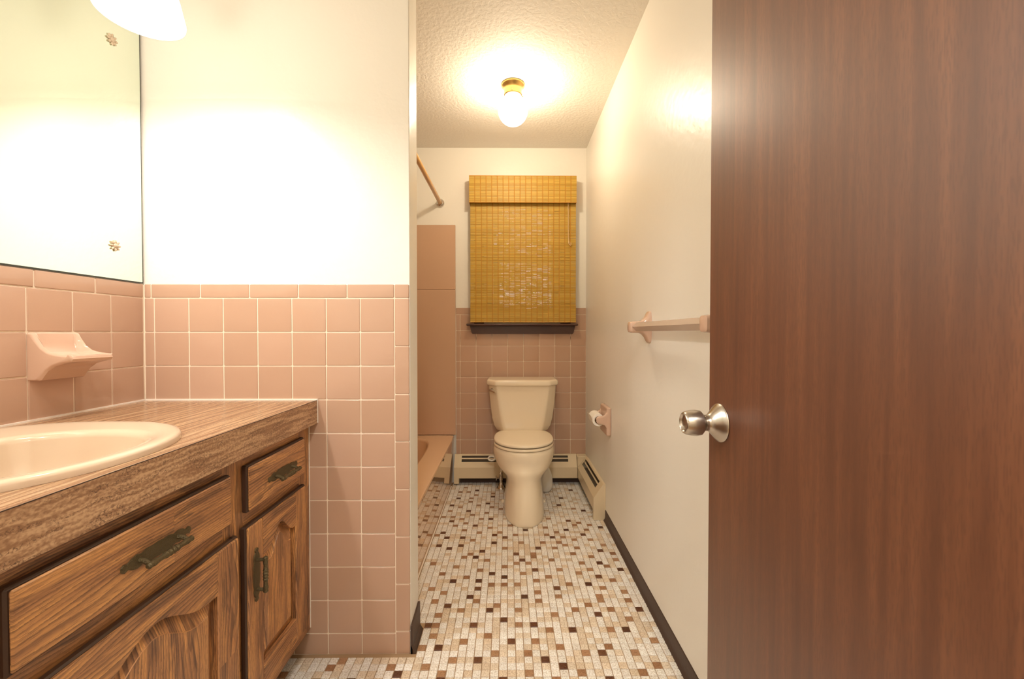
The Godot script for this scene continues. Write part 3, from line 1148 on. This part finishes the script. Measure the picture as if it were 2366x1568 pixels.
func vanity_light() -> void:
	var o := thing("vanity_light", "three-lamp vanity light with bell glass shades above the wall mirror", "light", Vector3(XL, 2.07, 0.735))
	part("backplate", mb().box(Vector3(XL - 0.006, 2.025, 0.40), Vector3(XL + 0.03, 2.125, 1.07), 0.008), M.aged_brass, o)
	for d in [1.045, 0.735, 0.425]:
		var c := Vector3(-0.888, 1.812, d)
		part("arm", mb().tube([Vector3(XL + 0.02, 2.075, d), Vector3(-1.08, 2.10, d), Vector3(-0.98, 2.115, d), Vector3(-0.91, 2.10, d), Vector3(-0.889, 2.06, d), Vector3(-0.888, 2.0, d)], 0.007, 10), M.aged_brass, o, 60.0)
		part("fitter", mb().lathe([[0.012, 0.2], [0.027, 0.19], [0.03, 0.165], [0.03, 0.148]], c, Vector3.UP, 24), M.aged_brass, o)
		var seg := 48
		var rings := []
		for q in [[0.0875, 0.0], [0.0885, 0.004], [0.0868, 0.012], [0.083, 0.03], [0.0775, 0.055], [0.069, 0.085], [0.056, 0.115], [0.04, 0.138], [0.03, 0.152], [0.027, 0.152], [0.037, 0.135], [0.053, 0.112], [0.066, 0.083], [0.0745, 0.054], [0.08, 0.03], [0.084, 0.012], [0.0855, 0.003], [0.0875, 0.0]]:
			var ring := []
			for i in seg:
				var t := TAU * i / seg
				ring.append(c + Vector3(cos(t) * q[0], q[1], sin(t) * q[0]))
			rings.append(ring)
		var shade := part("shade", mb().loft(rings, false, false), M.lit_shade, o, 60.0)
		part("bulb", mb().lathe([[0.013, 0.115], [0.014, 0.095], [0.022, 0.075], [0.0285, 0.052], [0.0285, 0.035], [0.022, 0.018], [0.010, 0.008], [0.001, 0.006]], c, Vector3.UP, 20), M.lit_bulb, shade, 60.0)
		# most of its light leaves through the open mouth of the shade; what the glass lets through is the shade's own glow
		var l := SpotLight3D.new()
		l.name = "vanity_lamp"
		l.light_color = Color(1.0, 0.988, 0.975)
		l.light_energy = VANITY
		l.light_size = 0.026
		l.spot_range = 12.0
		l.spot_attenuation = 2.0
		l.spot_angle = 86.0
		l.spot_angle_attenuation = 0.75
		l.shadow_enabled = true
		o.add_child(l, true)
		l.position = Vector3(c.x, c.y + 0.03, -c.z) - whole(o)
		l.rotation.x = -PI / 2


const VANITY := 0.225
const CEILING := 0.30
const HALL_FILL := 1.6  # strength of the fill light added behind the camera


func ceiling_light() -> void:
	var c := Vector3(0.026, 2.19, 2.2)
	var o := thing("ceiling_light", "glowing white globe ceiling light on a small brass base", "light", Vector3(c.x, CEIL, c.z))
	part("base", mb().lathe([[0.0585, CEIL - 0.0005], [0.060, CEIL - 0.004], [0.058, CEIL - 0.012], [0.050, CEIL - 0.018], [0.046, CEIL - 0.03], [0.0465, 2.266], [0.043, 2.262]], Vector3(c.x, 0, c.z), Vector3.UP, 40), M.aged_brass, o)
	for k in 3:
		var t := TAU * k / 3 + 0.4
		part("screw", mb().lathe([[0.0035, 0.0], [0.0035, 0.012], [0.002, 0.013]], Vector3(c.x + cos(t) * 0.045, 2.272, c.z + sin(t) * 0.045), Vector3(cos(t), 0, sin(t)), 8), M.aged_brass, o)
	var prof := []
	for i in 19:
		var a := lerpf(0.6, PI, i / 18.0)
		prof.append([maxf(0.0005, 0.077 * sin(a)), 0.077 * cos(a)])
	prof.push_front([0.0425, 0.074])
	part("globe", mb().lathe(prof, c, Vector3.UP, 40), M.lit_globe, o, 60.0)
	lamp("globe_lamp", c + Vector3(0, 0.028, 0), Color(1.0, 0.925, 0.81), CEILING, 0.045, o)   # the bulb hangs high in the globe, close under its socket


func hall_fill_light() -> void:
	# added fill light in the unseen hall, brightening the room through the doorway
	var c := Vector3(0.0, CEIL - 0.07, -0.45)
	var o := thing("hall_fill_light", "added fill light shaped as a frosted dome in the unseen hall", "light", Vector3(c.x, CEIL, c.z))
	part("base", mb().lathe([[0.15, CEIL - 0.0005], [0.152, CEIL - 0.01], [0.146, CEIL - 0.016]], Vector3(c.x, 0, c.z), Vector3.UP, 36), M.aged_brass, o)
	part("dome", mb().lathe([[0.142, 0.056], [0.138, 0.03], [0.12, -0.004], [0.088, -0.032], [0.045, -0.048], [0.001, -0.052]], c, Vector3.UP, 36), M.lit_fill_dome, o, 60.0)
	lamp("hall_fill_lamp", c, Color(1.0, 0.99, 0.975), HALL_FILL, 0.1, o)


func toilet() -> void:
	var x := 0.0945
	var o := thing("toilet", "bone-coloured two-piece toilet with closed lid under the window", "toilet", Vector3(x, 0, 2.55))
	var seg := 56
	# pedestal and bowl in one casting; each level: height, half width, depth of the nearest point, depth of the farthest
	var rings := []
	for q in [[0.0, 0.112, 2.252, 2.80, 2.3], [0.006, 0.117, 2.246, 2.805, 2.3], [0.02, 0.1175, 2.246, 2.805, 2.3], [0.06, 0.115, 2.254, 2.80, 2.3], [0.10, 0.1115, 2.265, 2.795, 2.3], [0.14, 0.107, 2.280, 2.79, 2.3], [0.18, 0.1035, 2.296, 2.785, 2.25], [0.205, 0.1045, 2.302, 2.785, 2.2], [0.222, 0.112, 2.298, 2.785, 2.15], [0.238, 0.126, 2.284, 2.79, 2.1], [0.255, 0.144, 2.262, 2.795, 2.1], [0.275, 0.161, 2.24, 2.80, 2.1], [0.30, 0.1745, 2.225, 2.81, 2.1], [0.325, 0.182, 2.217, 2.82, 2.1], [0.35, 0.184, 2.2165, 2.83, 2.1], [0.368, 0.182, 2.220, 2.835, 2.1], [0.376, 0.178, 2.225, 2.835, 2.1], [0.380, 0.170, 2.235, 2.83, 2.1]]:
		var near: float = q[2] + 0.115 * smoothstep(0.2, 0.32, q[0])
		var far: float = q[3]
		var mid: float = lerpf(near, far, 0.46)
		rings.append(oval(x, q[0], mid, q[1], far - mid, 3.0, seg, mid - near, q[4]))
	part("bowl", mb().loft(rings), M.bone_china, o, 60.0)
	# seat and lid
	var seat := []
	for q in [[0.3815, 0.004], [0.384, 0.0], [0.392, 0.0], [0.3955, 0.004]]:
		seat.append(oval(x, q[0], 2.56, 0.181 - q[1], 0.225 - q[1], 2.8, seg, 0.222 - q[1], 2.1))
	part("seat", mb().loft(seat), M.bone_plastic, o, 50.0)
	var lid := []
	for q in [[0.4005, 0.006], [0.4025, 0.001], [0.409, 0.0], [0.414, 0.003], [0.4165, 0.009], [0.4185, 0.03], [0.4195, 0.08]]:
		lid.append(oval(x, q[0], 2.56, 0.1795 - q[1], 0.22 - q[1], 2.8, seg, 0.216 - q[1], 2.1))
	part("lid", mb().loft(lid), M.bone_plastic, o, 50.0)
	for s in [-1.0, 1.0]:
		part("hinge", mb().box(Vector3(x + s * 0.07 - 0.022, 0.379, 2.785), Vector3(x + s * 0.07 + 0.022, 0.408, 2.815), 0.005), M.bone_plastic, o)
		part("bolt_cap", mb().lathe([[0.014, 0.0], [0.013, 0.008], [0.007, 0.014], [0.001, 0.015]], Vector3(x + s * 0.125, 0.0035, 2.60), Vector3.UP, 16), M.bone_plastic, o)
	# tank: flat front between two chamfers, narrowing downwards
	var t := []
	for q in [[0.392, 0.13, 0.075, 2.735], [0.398, 0.152, 0.098, 2.722], [0.412, 0.172, 0.112, 2.715], [0.44, 0.187, 0.121, 2.709], [0.49, 0.199, 0.132, 2.704], [0.56, 0.2085, 0.143, 2.700], [0.64, 0.216, 0.154, 2.697], [0.712, 0.2205, 0.1635, 2.695]]:
		t.append(tank_ring(x + 0.0, q[0], q[1], q[2], q[3], 2.905, 0.014))
	part("tank", mb().loft(t), M.bone_china, o, 40.0)
	var top := []
	for q in [[0.706, 0.006], [0.710, 0.0015], [0.716, 0.0], [0.733, 0.001], [0.7395, 0.004], [0.743, 0.009], [0.744, 0.016]]:
		top.append(tank_ring(x - 0.0005, q[0], 0.2325 - q[1], 0.168 - q[1], 2.682 + q[1], 2.922 - q[1], 0.012))
	part("tank_lid", mb().loft(top), M.bone_china, o, 40.0)
	var h := mb()
	h.lathe([[0.012, 0.0], [0.012, 0.006], [0.008, 0.010], [0.006, 0.02]], Vector3(x - 0.195, 0.678, 2.729), Vector3(-0.79, 0, -0.61).normalized(), 16)
	h.tube([Vector3(x - 0.214, 0.680, 2.717), Vector3(x - 0.206, 0.679, 2.706), Vector3(x - 0.190, 0.675, 2.692), Vector3(x - 0.176, 0.669, 2.685)], 0.0075, 10)
	part("flush_lever", h, M.chrome, o, 50.0)


func tank_ring(x: float, y: float, half: float, flat: float, near: float, far: float, r: float) -> Array:
	var c := [[half - 0.012, far], [half, far - 0.012], [half, near + 0.075], [half - 0.006, near + 0.058], [flat + r, near + 0.006], [flat + 0.002, near + 0.0005], [flat - r, near]]
	var ring := []
	for q in c:
		ring.append(Vector3(x + q[0], y, q[1]))
	for i in range(c.size() - 1, -1, -1):
		ring.append(Vector3(x - c[i][0], y, c[i][1]))
	return ring


# baseboard heater: the section is [distance from its wall, height]
func heater(o: Node3D, wall: String, a: float, b: float, s0: float, s1: float) -> void:
	var strip := func(outline: Array, from: float, to: float) -> MB:
		if wall == "back":
			var q := []
			for e in outline:
				q.append([ZB - 0.001 - e[0], e[1]])
			return mb().prism(q, [2, 1], 0, from, to)
		var w := []
		for e in outline:
			w.append([XR - 0.0005 - e[0], e[1]])
		return mb().prism(w, [0, 1], 2, from, to)
	# the slope runs from (0.014, 0.200) to (0.066, 0.127); the slot is cut out of it
	var e := Vector2(0.014, 0.2)
	var f := Vector2(0.066, 0.127)
	var inn := Vector2(-0.0013, -0.001)
	var cut := func(t0: float, t1: float) -> Array:
		var p := e.lerp(f, t0)
		var q := e.lerp(f, t1)
		return [[p.x, p.y], [q.x, q.y], [q.x + inn.x, q.y + inn.y], [p.x + inn.x, p.y + inn.y]]
	part("back_plate", strip.call([[0.0, 0.03], [0.0, 0.2], [0.002, 0.2], [0.002, 0.03]], a, b), M.heater_galvanised, o, 0.0)
	part("top_strip", strip.call([[0.0, 0.203], [0.013, 0.203], [0.018, 0.1955], [0.0165, 0.194], [0.012, 0.2], [0.0, 0.2]], a, b), M.heater_enamel, o, 30.0)
	part("slope", strip.call(cut.call(0.56, 1.0), a, b), M.heater_enamel, o, 0.0)
	for s in [[a, s0], [s1, b]]:
		part("slope", strip.call(cut.call(0.05, 0.56), s[0], s[1]), M.heater_enamel, o, 0.0)
	part("damper", strip.call([[0.0235, 0.1815], [0.0285, 0.1745], [0.0275, 0.174], [0.0225, 0.181]], s0, s1), M.heater_enamel, o, 0.0)
	part("front", strip.call([[0.066, 0.127], [0.066, 0.056], [0.063, 0.052], [0.056, 0.052], [0.056, 0.0535], [0.0625, 0.0535], [0.0648, 0.057], [0.0648, 0.1265]], a, b), M.heater_enamel, o, 20.0)
	part("element", strip.call([[0.008, 0.085], [0.05, 0.085], [0.05, 0.135], [0.008, 0.135]], lerpf(a, b, 0.06), lerpf(a, b, 0.94)), M.heater_galvanised, o, 0.0)


func heater_cap(o: Node3D, wall: String, from: float, to: float, foot: float) -> void:
	var out := [[0.0, 0.0], [0.0, 0.2036], [0.0134, 0.2036], [0.0668, 0.1278], [0.0668, foot], [0.06, foot], [0.0, foot]]
	var q := []
	for e in out.slice(1):
		q.append([ZB - 0.001 - e[0] if wall == "back" else XR - 0.0005 - e[0], e[1]])
	part("end_cap", mb().prism(q, [2, 1] if wall == "back" else [0, 1], 0 if wall == "back" else 2, from, to), M.heater_enamel, o, 20.0)


func heaters() -> void:
	var o := thing("baseboard_heater", "cream metal baseboard heater running behind the toilet", "heater", Vector3(0.05, 0, 2.92), "baseboard heaters")
	heater(o, "back", -0.366, XR - 0.069, -0.319, 0.415)
	heater_cap(o, "back", -0.368, -0.334, 0.017)
	var p := thing("baseboard_heater", "cream metal baseboard heater along the wall below the paper holder", "heater", Vector3(0.51, 0, 2.6), "baseboard heaters")
	heater(p, "right", 2.348, ZB - 0.069, 2.41, 2.84)
	heater_cap(p, "right", 2.336, 2.36, 0.004)
	# the mitred corner cover where the two meet
	part("corner_cover", mb().box(Vector3(XR - 0.067, 0.127, ZB - 0.0665), Vector3(XR - 0.002, 0.2025, ZB - 0.002), 0.004).box(Vector3(XR - 0.066, 0.052, ZB - 0.066), Vector3(XR - 0.002, 0.127, ZB - 0.002)), M.heater_enamel, p, 30.0)


func blind() -> void:
	var o := thing("window_blind", "golden woven-reed blind with a valance drawn over the window", "blind", Vector3(0.1, 1.12, 2.9))
	var local := RandomNumberGenerator.new()
	local.seed = 21
	var golds := [c8(214, 172, 66), c8(204, 160, 54), c8(220, 182, 80), c8(196, 152, 52), c8(212, 176, 86)]
	var weave := func(b: MB, x0: float, x1: float, y0: float, y1: float, d: float, gap: float, cells: int) -> void:
		var y := y0
		while y < y1 - 0.001:
			var h := local.randf_range(0.0024, 0.0040)
			var base: Color = golds[local.randi() % golds.size()]
			for i in cells:
				var a := lerpf(x0, x1, float(i) / cells)
				var e := lerpf(x0, x1, float(i + 1) / cells)
				var k := local.randf_range(0.9, 1.06)
				var col := base.srgb_to_linear()
				b.tint = Color(col.r * k, col.g * k, col.b * k)
				var open := gap * local.randf_range(-0.6, 1.0)
				if local.randf() < 0.03:
					open += gap * 1.2
				var lift := local.randf_range(-0.00025, 0.00025)
				b.box(Vector3(a - 0.0003, y + lift, d - local.randf_range(0.0004, 0.0012)), Vector3(e + 0.0003, minf(y1, y + h - open + lift), d + 0.0006))
			y += h
	var v := mb()
	weave.call(v, -0.2608, 0.4615, 1.9235, 2.0985, 2.862, 0.0002, 19)
	part("valance", v, M.reed, o, 0.0).set_meta("kind", "stuff")
	part("valance_binding", mb().box(Vector3(-0.2612, 1.9205, 2.8595), Vector3(0.4619, 1.9245, 2.8645), 0.001).box(Vector3(-0.2612, 2.098, 2.8595), Vector3(0.4619, 2.1015, 2.8645), 0.001), M.valance_edge, o)
	for e in [[-0.2612, -0.2592], [0.4599, 0.4619]]:
		part("valance_return", mb().box(Vector3(e[0], 1.9215, 2.864), Vector3(e[1], 2.1005, ZB + 0.004)), M.valance_edge, o, 0.0)
	part("headrail", mb().box(Vector3(-0.258, 2.05, 2.868), Vector3(0.459, 2.098, ZB + 0.004)), M.card, o, 0.0)
	var s := mb()
	weave.call(s, -0.2558, 0.4630, 1.122, 2.052, 2.897, 0.00056, 19)
	part("reeds", s, M.reed, o, 0.0).set_meta("kind", "stuff")
	var h := mb()
	weave.call(h, -0.2555, 0.4627, 1.1185, 1.236, 2.886, 0.0005, 19)
	part("hem_fold", h, M.reed, o, 0.0).set_meta("kind", "stuff")
	part("hem_bar", mb().box(Vector3(-0.2555, 1.1165, 2.884), Vector3(0.4627, 1.1205, 2.9), 0.0015), M.valance_edge, o)
	var t := mb()
	for i in range(1, 19):
		var a := lerpf(-0.2558, 0.463, i / 19.0)
		t.box(Vector3(a - 0.0023, 1.2355, 2.8945), Vector3(a + 0.0023, 2.05, 2.8962))
		t.box(Vector3(a - 0.0023, 1.1195, 2.8835), Vector3(a + 0.0023, 1.2355, 2.8849))
		var w := lerpf(-0.2608, 0.4615, i / 19.0)
		t.box(Vector3(w - 0.0023, 1.924, 2.8595), Vector3(w + 0.0023, 2.098, 2.8609))
	part("warp_threads", t, M.thread, o, 0.0).set_meta("kind", "stuff")
	var c := []
	for q in [[0.4085, 1.99], [0.4085, 1.90], [0.4095, 1.80], [0.4095, 1.72], [0.412, 1.668], [0.4165, 1.648], [0.4235, 1.638], [0.4275, 1.645], [0.427, 1.66]]:
		c.append(Vector3(q[0], q[1], 2.882))
	part("lift_cord", mb().tube(c, 0.0026, 8).lathe([[0.002, 0.0], [0.0055, 0.006], [0.005, 0.014], [0.002, 0.018]], Vector3(0.4135, 1.648, 2.882), Vector3.UP, 10), M.cord, o, 60.0)


func shower_rod() -> void:
	var o := thing("shower_rod", "tan enamelled shower curtain rod with chrome flange above the tub", "rod", Vector3(-0.467, 1.94, 2.2))
	part("rod", mb().lathe([[0.0135, 1.484], [0.0135, 2.0], [0.0135, ZB + 0.003]], Vector3(-0.467, 1.9405, 0), Vector3(0, 0, 1), 24), M.rod_enamel, o)
	part("flange", mb().lathe([[0.028, 0.006], [0.029, 0.0], [0.027, -0.008], [0.022, -0.014], [0.018, -0.016], [0.0175, -0.022], [0.0145, -0.022]], Vector3(-0.467, 1.9405, ZB + 0.001), Vector3(0, 0, 1), 32), M.chrome, o)
	part("flange", mb().lathe([[0.028, -0.002], [0.029, 0.002], [0.022, 0.014], [0.0145, 0.02]], Vector3(-0.467, 1.9405, 1.4845), Vector3(0, 0, 1), 32), M.chrome, o)


func soap_dish() -> void:
	var o := thing("soap_dish", "pink glazed ceramic soap dish fixed to the tiles above the sink", "soap dish", Vector3(XL, 0.93, 1.09))
	var d0 := 1.0365
	var d1 := 1.1505
	var rings := []
	var n := 12
	# top: [out from wall, height] of the side cheeks and of the hollow between them; then the underside
	var cheek := [[0.0, 1.0475], [0.010, 1.0475], [0.016, 1.044], [0.024, 1.030], [0.036, 1.012], [0.052, 1.000], [0.072, 0.9945], [0.090, 0.9925], [0.099, 0.9915]]
	var hollow := [[0.0, 1.0475], [0.009, 1.0475], [0.013, 1.044], [0.016, 1.020], [0.022, 0.998], [0.034, 0.989], [0.060, 0.9875], [0.084, 0.9885], [0.097, 0.9905]]
	var under := [[0.104, 0.9885], [0.106, 0.982], [0.102, 0.9745], [0.084, 0.971], [0.062, 0.9645], [0.046, 0.953], [0.036, 0.940], [0.030, 0.931], [0.024, 0.9285], [0.0, 0.9285]]
	var zs := [0.0, 0.0015, 0.005, 0.009, 0.013, 0.018, 0.5, -0.018, -0.013, -0.009, -0.005, -0.0015, 0.0]
	for k in zs.size():
		var z: float = zs[k]
		var d: float = (d0 + d1) / 2 if z == 0.5 else (d0 + z if k < 6 else d1 + z)
		var e := minf(d - d0, d1 - d)
		var into := smoothstep(0.006, 0.017, e)
		var tuck := 0.006 * pow(1.0 - clampf(e / 0.006, 0.0, 1.0), 2.0)
		var ring := []
		for i in cheek.size():
			var w: float = lerpf(cheek[i][0], hollow[i][0], into)
			var y: float = lerpf(cheek[i][1], hollow[i][1], into)
			ring.append(Vector3(XL - 0.002 + maxf(0.0, w - (tuck if w > 0.0 else 0.0)), y - tuck, d))
		for q in under:
			ring.append(Vector3(XL - 0.002 + maxf(0.0, q[0] - (tuck if q[0] > 0.0 else 0.0)), q[1] + tuck * 0.7, d))
		rings.append(ring)
	var b := mb().loft(rings, false, false)
	for k in [0, rings.size() - 1]:   # the two cheeks
		var flat := PackedVector2Array()
		for v in rings[k]:
			flat.append(Vector2(v.x, v.y))
		var tris := Geometry2D.triangulate_polygon(flat)
		for i in range(0, tris.size(), 3):
			var q: Array = [rings[k][tris[i]], rings[k][tris[i + 1]], rings[k][tris[i + 2]]]
			var out: float = (q[1] - q[0]).cross(q[2] - q[0]).z
			if (out < 0.0) == (k == 0):
				b.tri(q[0], q[1], q[2])
			else:
				b.tri(q[0], q[2], q[1])
	part("dish", b, M.pink_ceramic, o, 45.0)


func flare(levels: Array, at: Vector3) -> MB:   # a post swelling towards the right wall: [out from wall, half height, half depth]
	var rings := []
	for q in levels:
		var ring := []
		for v in oval(0, 0, 0, q[2], q[1], 5.0, 32):
			ring.append(Vector3(at.x - q[0], at.y + v.z, at.z + v.x))
		rings.append(ring)
	return mb().loft(rings)


func towel_bar() -> void:
	var o := thing("towel_bar", "square clear towel bar on pink ceramic brackets on the right wall", "towel bar", Vector3(XR, 1.068, 1.31))
	for d in [1.622, 1.005]:
		part("bracket", flare([[-0.001, 0.060, 0.026], [0.006, 0.060, 0.026], [0.010, 0.054, 0.0255], [0.017, 0.040, 0.0245], [0.027, 0.029, 0.0235], [0.040, 0.0225, 0.0225], [0.070, 0.0215, 0.0215], [0.078, 0.0195, 0.0195], [0.081, 0.014, 0.014]], Vector3(XR, 1.068, d)), M.pink_ceramic, o, 45.0)
	var r := 0.0165
	var c := Vector2(XR - 0.057, 1.0685)
	part("bar", mb().prism([[c.x, c.y + r], [c.x + r, c.y], [c.x, c.y - r], [c.x - r, c.y]], [0, 1], 2, 1.024, 1.603), M.acrylic, o, 0.0)


func paper_holder() -> void:
	var o := thing("toilet_paper_holder", "pink ceramic toilet paper holder on the wall above the heater", "paper holder", Vector3(XR, 0.575, 2.29))
	part("plate", mb().box(Vector3(XR - 0.026, 0.502, 2.214), Vector3(XR + 0.001, 0.652, 2.366), 0.006), M.pink_ceramic, o, 60.0)
	for d in [2.224, 2.356]:
		part("arm", flare([[0.02, 0.05, 0.0095], [0.026, 0.04, 0.0095], [0.034, 0.027, 0.0095], [0.050, 0.0215, 0.0095], [0.064, 0.020, 0.0095], [0.074, 0.015, 0.009], [0.078, 0.008, 0.007]], Vector3(XR, 0.585, d)), M.pink_ceramic, o, 45.0)
	part("spindle", mb().lathe([[0.007, 2.234], [0.007, 2.346]], Vector3(XR - 0.063, 0.585, 0), Vector3(0, 0, 1), 16), M.white_plastic, o)
	var r := thing("toilet_paper_roll", "nearly used white paper roll on the pink ceramic holder", "paper roll", Vector3(XR - 0.063, 0.585, 2.29))
	var b := mb()
	b.lathe([[0.0205, 2.2355], [0.0325, 2.2355], [0.0325, 2.3445], [0.0205, 2.3445], [0.0205, 2.2355]], Vector3(XR - 0.063, 0.583, 0), Vector3(0, 0, 1), 32, false, false)
	b.prism([[XR - 0.0945, 0.590], [XR - 0.1015, 0.606], [XR - 0.103, 0.606], [XR - 0.096, 0.588]], [0, 1], 2, 2.238, 2.343)
	part("paper", b, M.paper, r, 40.0)
	part("core", mb().lathe([[0.0185, 2.236], [0.0203, 2.236], [0.0203, 2.344], [0.0185, 2.344], [0.0185, 2.236]], Vector3(XR - 0.063, 0.583, 0), Vector3(0, 0, 1), 32, false, false), M.card, r, 40.0)


func small_things() -> void:
	var v := thing("shutoff_valve", "chrome water shutoff valve rising from the floor beside the toilet", "valve", Vector3(-0.046, 0.0, 2.835))
	part("escutcheon", mb().lathe([[0.031, 0.003], [0.0305, 0.007], [0.024, 0.016], [0.015, 0.03], [0.011, 0.042]], Vector3(-0.046, 0, 2.835), Vector3.UP, 24), M.chrome, v)
	part("body", mb().lathe([[0.0095, 0.038], [0.0095, 0.055], [0.014, 0.058], [0.014, 0.084], [0.0095, 0.087], [0.011, 0.094], [0.011, 0.106], [0.007, 0.11]], Vector3(-0.046, 0, 2.835), Vector3.UP, 20), M.chrome, v, 30.0)
	part("handle", mb().lathe([[0.005, 0.0], [0.005, 0.022], [0.0165, 0.0225], [0.0165, 0.028], [0.005, 0.0285]], Vector3(-0.055, 0.071, 2.835), Vector3(-1, 0, -0.15).normalized(), 16), M.chrome, v, 30.0)
	part("supply_hose", mb().tube([Vector3(-0.046, 0.10, 2.835), Vector3(-0.046, 0.18, 2.836), Vector3(-0.042, 0.27, 2.84), Vector3(-0.03, 0.34, 2.845), Vector3(-0.022, 0.388, 2.845)], 0.0055, 10), M.white_enamel, v, 60.0)
	var ring := thing("pull_ring", "small cream ring hanging in front of the heater left of the bowl", "ring", Vector3(-0.113, 0.205, 2.83))
	var path := []
	for i in 25:
		var t := TAU * i / 24
		path.append(Vector3(-0.108 + cos(t) * 0.023, 0.207 + sin(t) * 0.009, 2.822 + sin(t) * 0.018))
	part("loop", mb().tube(path, 0.0062, 10), M.white_enamel, ring, 60.0)
	part("stem", mb().tube([Vector3(-0.087, 0.207, 2.824), Vector3(-0.07, 0.21, 2.84), Vector3(-0.058, 0.206, 2.852), Vector3(-0.05, 0.2, 2.866)], 0.0045, 8), M.white_enamel, ring, 60.0)
	var jug := thing("toilet_brush_holder", "small white rounded pot on the floor behind the toilet", "brush holder", Vector3(0.243, 0.0032, 2.79))
	part("pot", mb().lathe([[0.028, 0.0034], [0.040, 0.006], [0.049, 0.022], [0.053, 0.05], [0.051, 0.085], [0.044, 0.12], [0.032, 0.15], [0.024, 0.165], [0.022, 0.175], [0.019, 0.175], [0.021, 0.16]], Vector3(0.243, 0, 2.785), Vector3.UP, 36), M.white_plastic, jug, 50.0)
	part("brush_handle", mb().lathe([[0.006, 0.16], [0.006, 0.24], [0.009, 0.25], [0.009, 0.28], [0.004, 0.285]], Vector3(0.243, 0, 2.785), Vector3.UP, 14), M.white_plastic, jug, 50.0)


func garden() -> void:
	shell("ground", mb().box(Vector3(-5.0, -0.6, 3.2), Vector3(5.0, -0.5, 9.0)), M.lawn)
	var local := RandomNumberGenerator.new()
	local.seed = 5
	for e in [[-0.12, 4.5, 1.95, 0.6, "taller leafy tree growing outside the bathroom window"], [0.62, 5.4, 1.35, 0.55, "lower leafy tree growing outside the bathroom window"]]:
		var o := thing("leafy_tree", e[4], "tree", Vector3(e[0], -0.5, e[1]), "trees outside the window")
		part("trunk", mb().lathe([[0.06, -0.5], [0.045, 0.4], [0.03, e[2]]], Vector3(e[0], 0, e[1]), Vector3.UP, 10), M.bark, o)
		var b := mb()
		for i in 700:
			var dir := Vector3(local.randfn(), local.randfn(), local.randfn()).normalized()
			var at: Vector3 = Vector3(e[0], e[2], e[1]) + dir * Vector3(e[3], e[3] * 1.25, e[3]) * pow(local.randf(), 0.4)
			var u := Vector3(local.randfn(), local.randfn(), local.randfn()).normalized() * 0.045
			var w := u.cross(Vector3(local.randfn(), local.randfn(), local.randfn())).normalized() * 0.02
			var col: Color = [c8(150, 180, 60), c8(196, 206, 84), c8(104, 140, 52)][local.randi() % 3].srgb_to_linear()
			b.tint = col
			b.quad(at - u, at + w, at + u, at - w)
		part("foliage", b, M.leaf, o, 0.0).set_meta("kind", "stuff")
